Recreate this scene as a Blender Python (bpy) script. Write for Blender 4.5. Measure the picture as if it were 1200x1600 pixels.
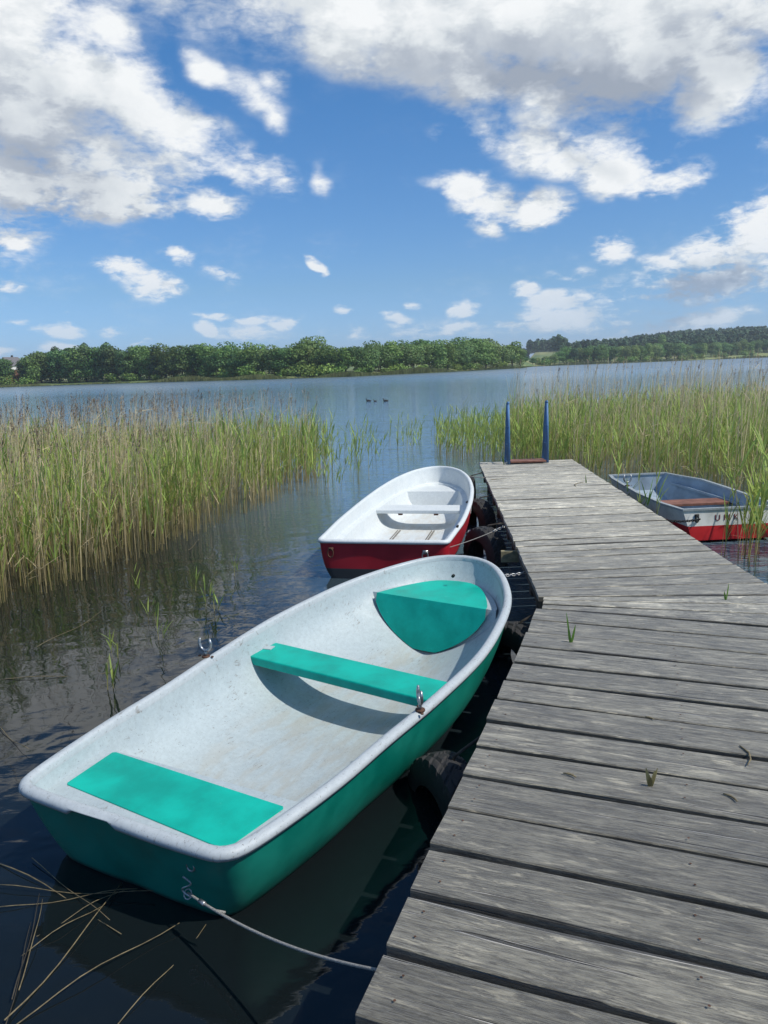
import bpy, math, random
import numpy as np
from mathutils import Vector, Matrix
S = bpy.context.scene
for o in list(bpy.data.objects): bpy.data.objects.remove(o)
COL = S.collection
rnd = random.Random(7)
rng = np.random.default_rng(11)
R = math.radians

# ------------------------------------------------------------------ camera
EYE, PITCH, ROLL = 2.0, R(10.6), R(2.0)
F = Vector((0, math.cos(PITCH), -math.sin(PITCH)))
R0 = Vector((1, 0, 0)); U0 = R0.cross(F)
RX = math.cos(ROLL) * R0 - math.sin(ROLL) * U0
UY = math.sin(ROLL) * R0 + math.cos(ROLL) * U0
cam = bpy.data.cameras.new('camera')
cam.sensor_fit = 'VERTICAL'; cam.sensor_height = 24; cam.lens = 24 * 1202 / 1600
cam.clip_start = 0.05; cam.clip_end = 12000
co = bpy.data.objects.new('camera', cam); COL.objects.link(co)
M = Matrix((RX, UY, -F)).transposed().to_4x4(); M.translation = (0, 0, EYE)
co.matrix_world = M
S.camera = co
S.view_settings.view_transform = 'Standard'; S.view_settings.look = 'None'
S.view_settings.exposure = 0.17; S.view_settings.gamma = 1
S.render.engine = 'CYCLES'
S.cycles.max_bounces = 6; S.cycles.transparent_max_bounces = 8
S.cycles.sample_clamp_indirect = 6

def azel(x, y):                       # direction in the sky of a point of the photo, degrees
    d = F + RX * ((x - 600) / 1202) + UY * ((800 - y) / 1202); d.normalize()
    return math.degrees(math.atan2(d.x, d.y)), math.degrees(math.asin(d.z))

# ------------------------------------------------------------------ sun
SUN_AZ, SUN_EL = math.atan2(0.905, -0.425), R(51)
sd = Vector((math.sin(SUN_AZ) * math.cos(SUN_EL), math.cos(SUN_AZ) * math.cos(SUN_EL), math.sin(SUN_EL)))
sl = bpy.data.lights.new('sun', 'SUN'); sl.energy = 3.9; sl.angle = R(0.55); sl.color = (1, 0.955, 0.88)
so = bpy.data.objects.new('sun', sl); COL.objects.link(so)
so.rotation_euler = sd.to_track_quat('Z', 'Y').to_euler(); so.location = (20, -20, 40)

# ------------------------------------------------------------------ sky and clouds (world)
class NT:
    """tiny node-tree writer"""
    def __init__(s, nt): s.nt = nt; s.L = nt.links
    def n(s, t, **k):
        o = s.nt.nodes.new(t)
        for a, b in k.items(): setattr(o, a, b)
        return o
    def put(s, sock, v):
        if hasattr(v, 'is_output') : s.L.new(v, sock)
        else:
            if sock.type == 'RGBA' and len(v) == 3: v = (*v, 1)
            sock.default_value = v
    def m(s, op, a, b=None, c=None, clamp=False):
        o = s.n('ShaderNodeMath', operation=op, use_clamp=clamp)
        for i, v in enumerate((a, b, c)):
            if v is not None: s.put(o.inputs[i], v)
        return o.outputs[0]
    def vm(s, op, a, b=None):
        o = s.n('ShaderNodeVectorMath', operation=op)
        s.put(o.inputs[0], a)
        if b is not None: s.put(o.inputs[1], b)
        return o.outputs[0]
    def noise(s, vec, scale, detail=4, rough=.5, dist=0, out=0):
        o = s.n('ShaderNodeTexNoise')
        if vec is not None: s.put(o.inputs['Vector'], vec)
        o.inputs['Scale'].default_value = scale; o.inputs['Detail'].default_value = detail
        o.inputs['Roughness'].default_value = rough; o.inputs['Distortion'].default_value = dist
        return o.outputs[out]
    def mix(s, f, a, b, blend='MIX'):
        o = s.n('ShaderNodeMix', data_type='RGBA', blend_type=blend)
        s.put(o.inputs[0], f); s.put(o.inputs[6], a); s.put(o.inputs[7], b)
        return o.outputs[2]
    def ramp(s, f, stops, interp='LINEAR'):
        o = s.n('ShaderNodeValToRGB'); r = o.color_ramp; r.interpolation = interp
        while len(r.elements) > 1: r.elements.remove(r.elements[-1])
        r.elements[0].position, r.elements[0].color = stops[0][0], (*stops[0][1], 1)
        for p, c in stops[1:]:
            e = r.elements.new(p); e.color = (*c, 1)
        s.put(o.inputs[0], f); return o.outputs[0]
    def rng(s, v, a, b, c=0., d=1., smooth=True):
        o = s.n('ShaderNodeMapRange', interpolation_type='SMOOTHSTEP' if smooth else 'LINEAR')
        s.put(o.inputs[0], v)
        for i, x in enumerate((a, b, c, d)): o.inputs[i + 1].default_value = x
        return o.outputs[0]
    def scl(s, vec, sc, loc=(0, 0, 0), rot=(0, 0, 0), typ='POINT'):
        o = s.n('ShaderNodeMapping', vector_type=typ)
        s.put(o.inputs[0], vec); o.inputs['Location'].default_value = loc
        o.inputs['Rotation'].default_value = rot; o.inputs['Scale'].default_value = sc
        return o.outputs[0]

world = bpy.data.worlds.new('World'); S.world = world; world.use_nodes = True
world.node_tree.nodes.clear(); W = NT(world.node_tree)
# clouds: centre and radii where they stand in the sky, rotation (deg), weight
CL = [(30, 30, 150, 110, 0, 1.1), (110, 60, 105, 70, 20, .9), (175, 35, 60, 45, 50, .8), (60, 190, 170, 110, 0, 1.0), (215, 165, 95, 70, 40, 1.05), (280, 215, 75, 55, 40, .95), (40, 280, 110, 55, 0, .9),
      (175, 290, 150, 52, -8, 1.0), (345, 268, 85, 36, 12, .82), (320, 325, 62, 26, 5, .95), (240, 325, 110, 26, 0, .8), (430, 285, 52, 34, 35, .62), (507, 288, 24, 30, 0, .5),
      (-120, 150, 180, 220, 0, 1.1),
      (340, 120, 60, 26, 40, .62), (400, 160, 52, 40, 50, .66), (415, 200, 36, 26, 60, .6), (435, 135, 34, 26, 0, .6),
      (900, 5, 420, 95, 3, 1.3), (1000, 85, 240, 85, 0, 1.15), (690, 80, 170, 75, 8, 1.1), (1110, 110, 95, 78, 0, 1.05), (800, 110, 200, 50, 0, .9), (540, 40, 90, 55, 20, .85),
      (800, -150, 600, 160, 0, 1.2), (420, 10, 60, 40, 30, .5),
      (760, 190, 75, 42, 12, .72), (850, 215, 100, 52, 15, .95), (960, 240, 85, 50, 28, 1.05), (1035, 285, 62, 34, 10, 1.0), (960, 280, 60, 30, 10, .75), (690, 195, 18, 16, 0, .45),
      (718, 292, 58, 34, 20, 1.25), (765, 322, 78, 42, 10, 1.3), (845, 328, 56, 34, -5, 1.2), (775, 368, 36, 22, 15, .7),
      (1045, 212, 30, 13, 0, .42), (1195, 220, 24, 18, 0, .55),
      (955, 398, 42, 24, 0, .95), (1180, 365, 75, 48, -20, 1.25), (1110, 388, 62, 30, -12, 1.1), (1050, 405, 48, 20, 0, .8), (1120, 440, 140, 36, 0, .95),
      (990, 465, 110, 26, 0, .6), (870, 475, 70, 18, 0, .75), (820, 462, 30, 15, 0, .95),
      (175, 425, 48, 16, 12, .8), (235, 445, 70, 20, 8, .95), (265, 398, 30, 18, 15, .8), (340, 425, 42, 12, 12, .5), (502, 418, 18, 15, 35, .95), (10, 368, 40, 17, 10, .8), (8, 437, 28, 9, 5, .7),
      (90, 512, 42, 14, 10, 1.0), (22, 498, 22, 7, 0, .9), (100, 545, 34, 11, 0, .95), (5, 557, 30, 11, 0, .9), (170, 508, 28, 10, 0, .7), (225, 530, 22, 6, 0, .7), (95, 487, 24, 5, 0, .6),
      (330, 512, 24, 13, 0, 1.0), (345, 493, 34, 7, 0, .8), (405, 496, 24, 8, 0, .9), (450, 497, 28, 9, 5, .95), (545, 515, 36, 12, 8, .95), (622, 490, 36, 12, 8, 1.0), (530, 482, 16, 8, 0, .85),
      (718, 478, 24, 15, 0, 1.0), (648, 469, 14, 7, 0, .8), (712, 510, 44, 10, 0, .95), (800, 508, 50, 9, 0, .75), (560, 545, 150, 7, 3, .5), (400, 515, 80, 18, 0, .55), (640, 510, 110, 20, 0, .5), (900, 500, 170, 18, 0, .72),
      (1090, 500, 150, 13, 0, .6), (1000, 520, 150, 8, 0, .5), (250, 560, 130, 8, 0, .45), (890, 440, 60, 10, 0, .35)]
HI = [(-70, 42, 26, 18, 0, 1.), (75, 35, 26, 16, 0, 1.), (5, 66, 30, 12, 10, 1.1), (130, 50, 30, 14, 0, 1.), (-140, 45, 34, 14, 0, 1.),
      (60, 10, 14, 4, 0, .8), (-60, 12, 16, 5, 0, .8), (180, 25, 25, 8, 0, .9), (-30, 78, 40, 7, 0, .9), (-42, 60, 16, 9, 20, .85), (100, 18, 14, 5, 0, .8)]  # unseen clouds outside the view, added for the water to reflect
DK = [(60, 215, 260, 110, 12, .62), (90, 120, 160, 40, 10, .45), (900, 110, 330, 70, 3, .85), (760, 60, 300, 60, 0, .5), (1130, 20, 160, 70, 0, .5), (870, 245, 120, 34, 18, .5), (1120, 436, 150, 40, 0, 1.0), (360, 160, 60, 45, 0, .3),
      (770, 345, 90, 26, 5, .4), (1000, 480, 160, 26, 0, .6), (230, 320, 180, 22, 5, .45), (60, 300, 120, 30, 0, .5)]
def blobs(g, vec, lst, hi=()):
    acc = None
    items = []
    for (x, y, rx, ry, rot, w) in lst:
        a, e = azel(x, y); k = math.degrees(1 / 1202)
        sx = 1.0 / max(.4, math.cos(math.radians(e)))
        items.append((a, e, rx * k * sx * 1.18, ry * k * 1.18, -rot + 2.0, w))
    items += list(hi)
    for (a, e, rx, ry, rot, w) in items:
        v = g.scl(vec, (rx, ry, 1), (a, e, 0), (0, 0, R(rot)), 'TEXTURE')
        gr = g.n('ShaderNodeTexGradient', gradient_type='SPHERICAL'); g.put(gr.inputs[0], v)
        q = g.m('MULTIPLY', gr.outputs[1], w)
        acc = q if acc is None else g.m('SMOOTH_MAX', acc, q, .12)
    return acc
gt = bpy.data.node_groups.new('cloud_density', 'ShaderNodeTree')
gt.interface.new_socket('Dir', in_out='INPUT', socket_type='NodeSocketVector')
gt.interface.new_socket('Density', in_out='OUTPUT', socket_type='NodeSocketFloat')
gt.interface.new_socket('AzEl', in_out='OUTPUT', socket_type='NodeSocketVector')
G = NT(gt); gi = G.n('NodeGroupInput'); go = G.n('NodeGroupOutput')
sep = G.n('ShaderNodeSeparateXYZ'); G.put(sep.inputs[0], gi.outputs[0])
az = G.m('MULTIPLY', G.m('ARCTAN2', sep.outputs[0], sep.outputs[1]), 57.2958)
el = G.m('MULTIPLY', G.m('ARCSINE', sep.outputs[2]), 57.2958)
cx = G.n('ShaderNodeCombineXYZ'); G.put(cx.inputs[0], az); G.put(cx.inputs[1], el)
nz = G.scl(gi.outputs[0], (1, 1, 1.7))
warp = G.vm('SUBTRACT', G.noise(nz, 7, 3, .55, 0, 1), (.5, .5, .5))
wv = G.vm('MULTIPLY', warp, (5.5, 4, 0))
B = blobs(G, G.vm('ADD', cx.outputs[0], wv), CL, HI)
n1 = G.noise(nz, 7, 12, .60, .35); n2 = G.noise(nz, 2.6, 4, .5); n3 = G.noise(nz, 26, 8, .62, .3)
na = G.m('ADD', G.m('MULTIPLY', G.m('SUBTRACT', n1, .5), 1.25), G.m('MULTIPLY', G.m('SUBTRACT', n3, .5), .6))
n4 = G.noise(G.scl(gi.outputs[0], (1, 1, 2.4)), 62, 6, .6, .4)
na = G.m('ADD', na, G.m('MULTIPLY', G.m('SUBTRACT', n4, .5), G.rng(sep.outputs[2], .05, .3, 1.7, .5)))
vz = G.n('ShaderNodeTexVoronoi', feature='F1'); G.put(vz.inputs['Vector'], G.vm('ADD', nz, G.vm('MULTIPLY', warp, (.10, .10, .10)))); vz.inputs['Scale'].default_value = 13; vz.inputs['Detail'].default_value = 0
na = G.m('ADD', na, G.m('MULTIPLY', G.m('SUBTRACT', .50, vz.outputs['Distance']), .75))
d = G.m('ADD', B, G.m('MULTIPLY', na, G.rng(B, 0, .45, .12, 1.0)))
d = G.m('ADD', d, G.m('MULTIPLY', G.m('SUBTRACT', n2, .5), .25))
G.put(go.inputs[0], d); G.put(go.inputs[1], cx.outputs[0])
tc = W.n('ShaderNodeTexCoord'); DIR = W.vm('NORMALIZE', tc.outputs['Generated'])
def dens(v):
    o = W.n('ShaderNodeGroup'); o.node_tree = gt; W.put(o.inputs[0], v); return o
g1 = dens(DIR)
g2 = dens(W.vm('NORMALIZE', W.vm('ADD', DIR, (.018, -.006, .035))))
D1, D2 = g1.outputs[0], g2.outputs[0]
sp = W.n('ShaderNodeSeparateXYZ'); W.put(sp.inputs[0], DIR)
alpha = W.rng(D1, .09, .78)
lit = W.rng(W.m('SUBTRACT', D1, D2), -.28, .34)            # 1 on edges that face the sun
dark = blobs(W, W.vm('ADD', g1.outputs[1], W.vm('MULTIPLY', W.vm('SUBTRACT', W.noise(DIR, 4, 6, .6, 0, 1), (.5, .5, .5)), (26, 16, 0))), DK)
thick = W.rng(D1, .45, 1.5)
cn = W.noise(W.scl(DIR, (1, 1, 1.9)), 8, 10, .58, .2)
sh = W.m('ADD', W.m('MULTIPLY', dark, 1.25), W.m('MULTIPLY', thick, .10))
sh = W.m('ADD', sh, W.m('MULTIPLY', W.m('SUBTRACT', .5, lit), .42))
sh = W.m('ADD', sh, W.m('MULTIPLY', W.m('SUBTRACT', cn, .46), .62), None, True)
cc = W.ramp(sh, [(0, (.84, .86, .87)), (.35, (.66, .70, .73)), (.7, (.43, .475, .54)), (1, (.31, .355, .43))])
sky = W.n('ShaderNodeTexSky', sky_type='NISHITA', sun_disc=False)
sky.sun_elevation = SUN_EL; sky.sun_rotation = SUN_AZ
sky.altitude = 60; sky.air_density = 1.0; sky.dust_density = .35; sky.ozone_density = 3.0
SKYK = 0.115
tint = W.ramp(sp.outputs[2], [(0, (.44 / 1.3, .69 / 1.3, 1.24 / 1.3)), (.10, (.47 / 1.3, .68 / 1.3, .92 / 1.3)), (.35, (.345 / 1.3, .74 / 1.3, 1.03 / 1.3))])
skc = W.vm('MULTIPLY', W.vm('MULTIPLY', sky.outputs[0], (SKYK * 1.3,) * 3), tint)
lowhaze = W.rng(sp.outputs[2], .0, .16, .5, 1.)
alpha = W.m('MULTIPLY', alpha, W.m('MULTIPLY', lowhaze, W.rng(sp.outputs[2], -.01, .02)))
colr = W.mix(alpha, skc, cc)
bg = W.n('ShaderNodeBackground'); W.put(bg.inputs[0], colr); bg.inputs[1].default_value = 1.0
wo = W.n('ShaderNodeOutputWorld'); W.L.new(bg.outputs[0], wo.inputs[0])
try: world.cycles.sampling_method = 'MANUAL'; world.cycles.sample_map_resolution = 1024
except Exception: pass

# ------------------------------------------------------------------ helpers
def tag(o, label=None, cat=None, group=None, kind=None):
    if label: o['label'] = label
    if cat: o['category'] = cat
    if group: o['group'] = group
    if kind: o['kind'] = kind
    return o
def empty(name, loc=(0, 0, 0), rz=0.):
    o = bpy.data.objects.new(name, None); o.location = loc; o.rotation_euler = (0, 0, rz)
    o.empty_display_size = .2; COL.objects.link(o); return o
class MB:
    def __init__(s): s.v = []; s.f = []
    def add(s, vs, fs):
        k = len(s.v); s.v += [tuple(p) for p in vs]; s.f += [tuple(i + k for i in f) for f in fs]; return s
    def box(s, c, size, rz=0., rot=None):
        hx, hy, hz = (q / 2 for q in size); m = rot or Matrix.Rotation(rz, 3, 'Z')
        P = [Vector(c) + m @ Vector((x * hx, y * hy, z * hz)) for z in (-1, 1) for y in (-1, 1) for x in (-1, 1)]
        return s.add(P, [(0, 2, 3, 1), (4, 5, 7, 6), (0, 1, 5, 4), (2, 6, 7, 3), (0, 4, 6, 2), (1, 3, 7, 5)])
    def beam(s, a, b, w, h):
        a, b = Vector(a), Vector(b); d = b - a; m = d.to_track_quat('X', 'Z').to_matrix()
        return s.box((a + b) / 2, (d.length, w, h), rot=m)
    def tube(s, pts, r, n=8, closed=False, caps=True):
        pts = [Vector(p) for p in pts]; N = len(pts); rs = r if isinstance(r, (list, tuple)) else [r] * N
        vs = []; up = None
        for i, p in enumerate(pts):
            t = (pts[(i + 1) % N] - pts[i - 1]) if closed else (pts[min(i + 1, N - 1)] - pts[max(i - 1, 0)])
            t.normalize()
            if up is None: up = t.orthogonal().normalized()
            up = (up - t * up.dot(t)).normalized(); sd_ = t.cross(up)
            for k in range(n):
                a = 2 * math.pi * k / n; vs.append(p + float(rs[i]) * (math.cos(a) * up + math.sin(a) * sd_))
        fs = []
        for i in range(N if closed else N - 1):
            j = (i + 1) % N
            for k in range(n): l = (k + 1) % n; fs.append((i * n + k, i * n + l, j * n + l, j * n + k))
        if not closed and caps: fs += [tuple(range(n))[::-1], tuple((N - 1) * n + k for k in range(n))]
        return s.add(vs, fs)
    def build(s, name, mat, parent=None, smooth=False, bevel=0, top=None):
        me = bpy.data.meshes.new(name); me.from_pydata(s.v, [], s.f); me.materials.append(mat)
        if smooth: me.shade_smooth()
        o = bpy.data.objects.new(name, me); COL.objects.link(o); o.parent = parent
        if bevel:
            b = o.modifiers.new('bevel', 'BEVEL'); b.width = bevel; b.segments = 2; b.limit_method = 'ANGLE'
        return o
def npmesh(name, V, Fq, mat, parent=None, col=None, smooth=False):
    me = bpy.data.meshes.new(name); nv, nf = len(V), len(Fq)
    me.vertices.add(nv); me.vertices.foreach_set('co', np.asarray(V, np.float32).ravel())
    k = Fq.shape[1]
    me.loops.add(nf * k); me.loops.foreach_set('vertex_index', np.asarray(Fq, np.int32).ravel())
    me.polygons.add(nf); me.polygons.foreach_set('loop_start', np.arange(0, nf * k, k, dtype=np.int32))
    if col is not None:
        a = me.color_attributes.new('col', 'FLOAT_COLOR', 'POINT')
        a.data.foreach_set('color', np.asarray(np.c_[col, np.ones(nv)], np.float32).ravel())
    me.update(calc_edges=True); me.materials.append(mat)
    me.polygons.foreach_set('use_smooth', np.full(nf, smooth)); me.validate()
    o = bpy.data.objects.new(name, me); COL.objects.link(o); o.parent = parent; return o
def mat(name):
    m = bpy.data.materials.new(name); m.use_nodes = True; m.node_tree.nodes.clear()
    T = NT(m.node_tree); b = T.n('ShaderNodeBsdfPrincipled'); out = T.n('ShaderNodeOutputMaterial')
    T.L.new(b.outputs[0], out.inputs[0]); T.b = b; T.out = out; T.m_ = m
    return m, T
def bump(T, h, strength, dist):
    o = T.n('ShaderNodeBump'); o.inputs['Strength'].default_value = strength; o.inputs['Distance'].default_value = dist
    T.put(o.inputs['Height'], h); T.L.new(o.outputs[0], T.b.inputs['Normal']); return o
def simple(name, c, rough=.5, metal=0, nscale=20, amt=.25, bmp=0.15, c2=None):
    m, T = mat(name); t = T.n('ShaderNodeTexCoord').outputs['Object']
    n = T.noise(t, nscale, 6, .6)
    dk = c2 or tuple(q * (1 - amt) for q in c)
    T.put(T.b.inputs['Base Color'], T.mix(T.rng(n, .35, .65), dk, c))
    T.put(T.b.inputs['Roughness'], T.rng(n, .3, .7, rough + .08, rough - .08)); T.b.inputs['Metallic'].default_value = metal
    if bmp: bump(T, n, bmp, .01)
    return m

# ------------------------------------------------------------------ materials
# water
m_water, T = mat('lake_water')
P = T.n('ShaderNodeNewGeometry').outputs['Position']
sx = T.n('ShaderNodeSeparateXYZ'); T.put(sx.inputs[0], P)
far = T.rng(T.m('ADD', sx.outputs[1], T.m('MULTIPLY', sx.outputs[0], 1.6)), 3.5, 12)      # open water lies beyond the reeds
w1 = T.noise(T.scl(P, (1, 1.7, 1), rot=(0, 0, R(-12))), 2.6, 3, .5, .4)
w2 = T.noise(T.scl(P, (1, 2.4, 1), rot=(0, 0, R(8))), 9, 3, .55, .3)
w3 = T.noise(T.scl(P, (1, 2.0, 1), rot=(0, 0, R(-5))), .55, 3, .5)
w4 = T.noise(T.scl(P, (1, 1, 1)), 1.1, 2, .5, .6)
w5 = T.noise(P, 4.5, 1, .5, .8)
calm = T.m('ADD', T.m('ADD', T.m('MULTIPLY', w4, .020), T.m('MULTIPLY', w5, .0045)), T.m('MULTIPLY', w2, .0006))
open_ = T.m('ADD', T.m('ADD', T.m('MULTIPLY', w1, .012), T.m('MULTIPLY', w2, .0035)), T.m('MULTIPLY', w3, .020))
gust = T.rng(T.noise(T.scl(P, (.35, 1, 1)), .035, 3, .5), .35, .65, .7, 1.2)
hgt = T.m('ADD', calm, T.m('MULTIPLY', T.m('MULTIPLY', open_, far), gust))
bump(T, hgt, 1.0, 1.0)
T.put(T.b.inputs['Base Color'], T.mix(far, (.006, .009, .010), (.095, .150, .190))); T.b.inputs['Roughness'].default_value = .02  # open water's colour lifted to stand in for sky reflection it lacks
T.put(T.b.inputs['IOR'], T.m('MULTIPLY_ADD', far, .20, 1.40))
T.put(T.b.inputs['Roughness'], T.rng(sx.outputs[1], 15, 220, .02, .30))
# weathered wood
m_wood, T = mat('weathered_wood')
uv = T.n('ShaderNodeUVMap').outputs[0]
at = T.n('ShaderNodeAttribute', attribute_name='rnd').outputs['Fac']
grain = T.noise(T.scl(uv, (2.2, 52, 1)), 1.0, 7, .7, .9)
fine = T.noise(T.scl(uv, (16, 190, 1)), 1.0, 4, .7)
blot = T.noise(T.scl(uv, (3.2, 8, 1)), 1.0, 8, .68)
blot2 = T.noise(T.scl(uv, (7, 14, 1), (9, 4, 0)), 1.0, 5, .65)
crack = T.noise(T.scl(uv, (.9, 46, 1), (3, 7, 0)), 1.0, 3, .5, .6)
base = T.mix(T.rng(grain, .32, .68), (.115, .112, .098), (.245, .240, .215))
base = T.mix(T.m('MULTIPLY', T.rng(fine, .46, .60), .85), base, (.06, .056, .05))
base = T.mix(T.m('MULTIPLY', T.rng(blot, .48, .7), .6), base, (.36, .355, .325))
base = T.mix(T.m('MULTIPLY', T.rng(blot2, .56, .70), .5), base, (.085, .078, .068))
med = T.noise(T.scl(uv, (5, 30, 1), (2, 1, 0)), 1.0, 6, .75, .6)
base = T.mix(T.m('MULTIPLY', T.rng(med, .52, .62), .75), base, (.06, .057, .048))
base = T.mix(T.m('MULTIPLY', T.rng(med, .45, .36), .65), base, (.47, .45, .39))
base = T.mix(T.m('MULTIPLY', T.rng(crack, .62, .66), .85), base, (.02, .018, .016))
vo = T.n('ShaderNodeTexVoronoi'); T.put(vo.inputs['Vector'], T.vm('ADD', T.scl(uv, (1.3, 4.2, 1)), T.vm('MULTIPLY', T.noise(T.scl(uv, (8, 30, 1)), 1., 3, .5, 0, 1), (.06, .1, 0)))); vo.inputs['Scale'].default_value = 1.0
knot = T.rng(vo.outputs['Distance'], .045, .09, 1, 0)
ring = T.m('SINE', T.m('MULTIPLY', vo.outputs['Distance'], 140))
base = T.mix(T.m('MULTIPLY', knot, .75), base, (.055, .045, .035))
ringm = T.m('MULTIPLY', T.rng(vo.outputs['Distance'], .08, .24, 1, 0), T.rng(ring, 0, 1))
base = T.mix(T.m('MULTIPLY', ringm, .6), base, (.07, .062, .052))
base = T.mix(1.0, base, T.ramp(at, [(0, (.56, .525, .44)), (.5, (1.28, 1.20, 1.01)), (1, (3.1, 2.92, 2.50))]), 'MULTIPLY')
T.put(T.b.inputs['Base Color'], base)
T.put(T.b.inputs['Roughness'], T.rng(blot, .3, .7, .62, .85))
hh = T.m('ADD', T.m('MULTIPLY', grain, .5), T.m('MULTIPLY', fine, .3)); hh = T.m('SUBTRACT', hh, T.m('MULTIPLY', T.rng(crack, .64, .70), .8)); hh = T.m('SUBTRACT', hh, T.m('MULTIPLY', ringm, .15))
hh = T.m('SUBTRACT', hh, T.m('MULTIPLY', med, .4)); bump(T, hh, 1.0, .012)
T.b.inputs['Sheen Weight'].default_value = .35; T.b.inputs['Sheen Roughness'].default_value = .45
m_beam = simple('dark_beam_wood', (.075, .062, .048), .85, 0, 14, .5, .4)
m_pale_beam = simple('pale_beam_wood', (.30, .26, .15), .8, 0, 14, .4, .4)
# green boat's inside: worn pale gelcoat
def gelcoat(name, base_c, dirt, stain, speck=.6):
    m, T = mat(name); t = T.n('ShaderNodeTexCoord').outputs['Object']
    z = T.n('ShaderNodeSeparateXYZ'); T.put(z.inputs[0], t)
    a = T.noise(t, 5, 8, .65); b_ = T.noise(t, 38, 6, .7); c_ = T.noise(T.scl(t, (1, 3.5, 3.5)), 4, 6, .6)
    sc = T.noise(T.scl(t, (1, 4, 1)), 22, 5, .75, .7)
    col = T.mix(T.rng(b_, .40, .62), tuple(q * .91 for q in base_c), base_c)
    col = T.mix(T.m('MULTIPLY', T.rng(a, .42, .68), .32), col, tuple(q * x for q, x in zip(base_c, (.72, .76, .80))))
    low = T.rng(z.outputs[2], .10, .02)
    st = T.m('MULTIPLY', low, T.rng(c_, .40, .62))
    col = T.mix(T.m('MULTIPLY', st, stain), col, dirt)
    col = T.mix(T.m('MULTIPLY', T.m('MULTIPLY', T.rng(sc, .57, .64), T.rng(a, .45, .6)), speck * 1.2), col, (.17, .15, .12))
    spk = T.noise(t, 130, 2, .5)
    col = T.mix(T.m('MULTIPLY', T.rng(spk, .66, .72), speck), col, (.10, .09, .08))
    T.put(T.b.inputs['Base Color'], col); T.put(T.b.inputs['Roughness'], T.rng(a, .3, .7, .38, .62))
    bump(T, T.m('ADD', T.m('MULTIPLY', b_, .4), T.m('MULTIPLY', a, .8)), .25, .008); return m
m_pale = gelcoat('worn_pale_gelcoat', (.405, .465, .47), (.36, .34, .28), .5)
m_rimpale = gelcoat('scuffed_pale_rim', (.44, .475, .48), (.3, .25, .2), .2, .7)
m_white = gelcoat('white_gelcoat', (.64, .67, .655), (.52, .49, .42), .6, .08)
def paint(name, c, rough, worn=(.3, .3, .3), amt=.3, waterline=None):
    m, T = mat(name); t = T.n('ShaderNodeTexCoord').outputs['Object']
    a = T.noise(t, 3.5, 6, .6); b_ = T.noise(t, 60, 5, .7); f = T.noise(T.scl(t, (1, 1, 4)), 11, 6, .7)
    col = T.mix(T.rng(a, .3, .7), tuple(q * .74 for q in c), tuple(min(1, q * 1.12 + .004) for q in c))
    col = T.mix(T.m('MULTIPLY', T.rng(f, .66, .74), amt), col, worn)
    col = T.mix(T.m('MULTIPLY', T.rng(b_, .70, .76), amt * .6), col, tuple(q * .3 for q in c))
    if waterline:
        z = T.n('ShaderNodeSeparateXYZ'); T.put(z.inputs[0], t)
        zz = T.m('ADD', z.outputs[2], T.m('MULTIPLY', T.m('SUBTRACT', a, .5), waterline[2]))
        col = T.mix(T.rng(zz, waterline[0], waterline[0] - waterline[3]), col, waterline[1])
    T.put(T.b.inputs['Base Color'], col); T.put(T.b.inputs['Roughness'], T.rng(a, .3, .7, rough, rough + .14))
    bump(T, T.m('ADD', a, T.m('MULTIPLY', b_, .15)), .12, .012); return m
m_teal = paint('turquoise_paint', (.0, .38, .29), .42, (.22, .56, .50), .5)
m_teal.node_tree.nodes['Principled BSDF'].inputs['Specular IOR Level'].default_value = .18
m_green = paint('green_hull_paint', (.0, .17, .125), .35, (.03, .07, .055), .4, (.03, (.01, .035, .03), .03, .03))
m_red = paint('red_hull_paint', (.36, .008, .018), .38, (.16, .03, .03), .3, (.105, (.035, .037, .04), .0, .004))
m_redlow = paint('red_band_paint', (.50, .01, .015), .45, (.3, .05, .04), .45)
m_whitep = paint('white_band_paint', (.74, .74, .70), .5, (.45, .42, .36), .35)
m_bluegrey = paint('blue_grey_paint', (.30, .37, .43), .5, (.4, .45, .48), .3)
m_brown = simple('reddish_brown_board', (.24, .10, .065), .6, 0, 9, .35, .3)
m_blue = paint('flaking_blue_paint', (.06, .16, .33), .5, (.42, .45, .45), .95)
m_rubber = simple('old_rubber', (.014, .014, .015), .75, 0, 30, .35, .3, (.026, .025, .023))
m_steel = simple('galvanised_steel', (.45, .46, .46), .38, .85, 60, .4, .2)
m_rust = simple('rusty_iron', (.12, .055, .03), .8, .2, 60, .5, .4)
m_black = simple('black_hole', (.01, .01, .01), .8, 0, 30, .2, 0)
m_rope = simple('grey_rope', (.36, .35, .32), .85, 0, 220, .45, .6)
m_letter = simple('dark_red_lettering', (.20, .02, .02), .6, 0, 50, .3, 0)
m_groove = simple('grey_grime', (.23, .215, .19), .8, 0, 40, .4, .2)
m_duck = simple('dark_plumage', (.035, .03, .026), .7, 0, 20, .4, .1)
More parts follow.
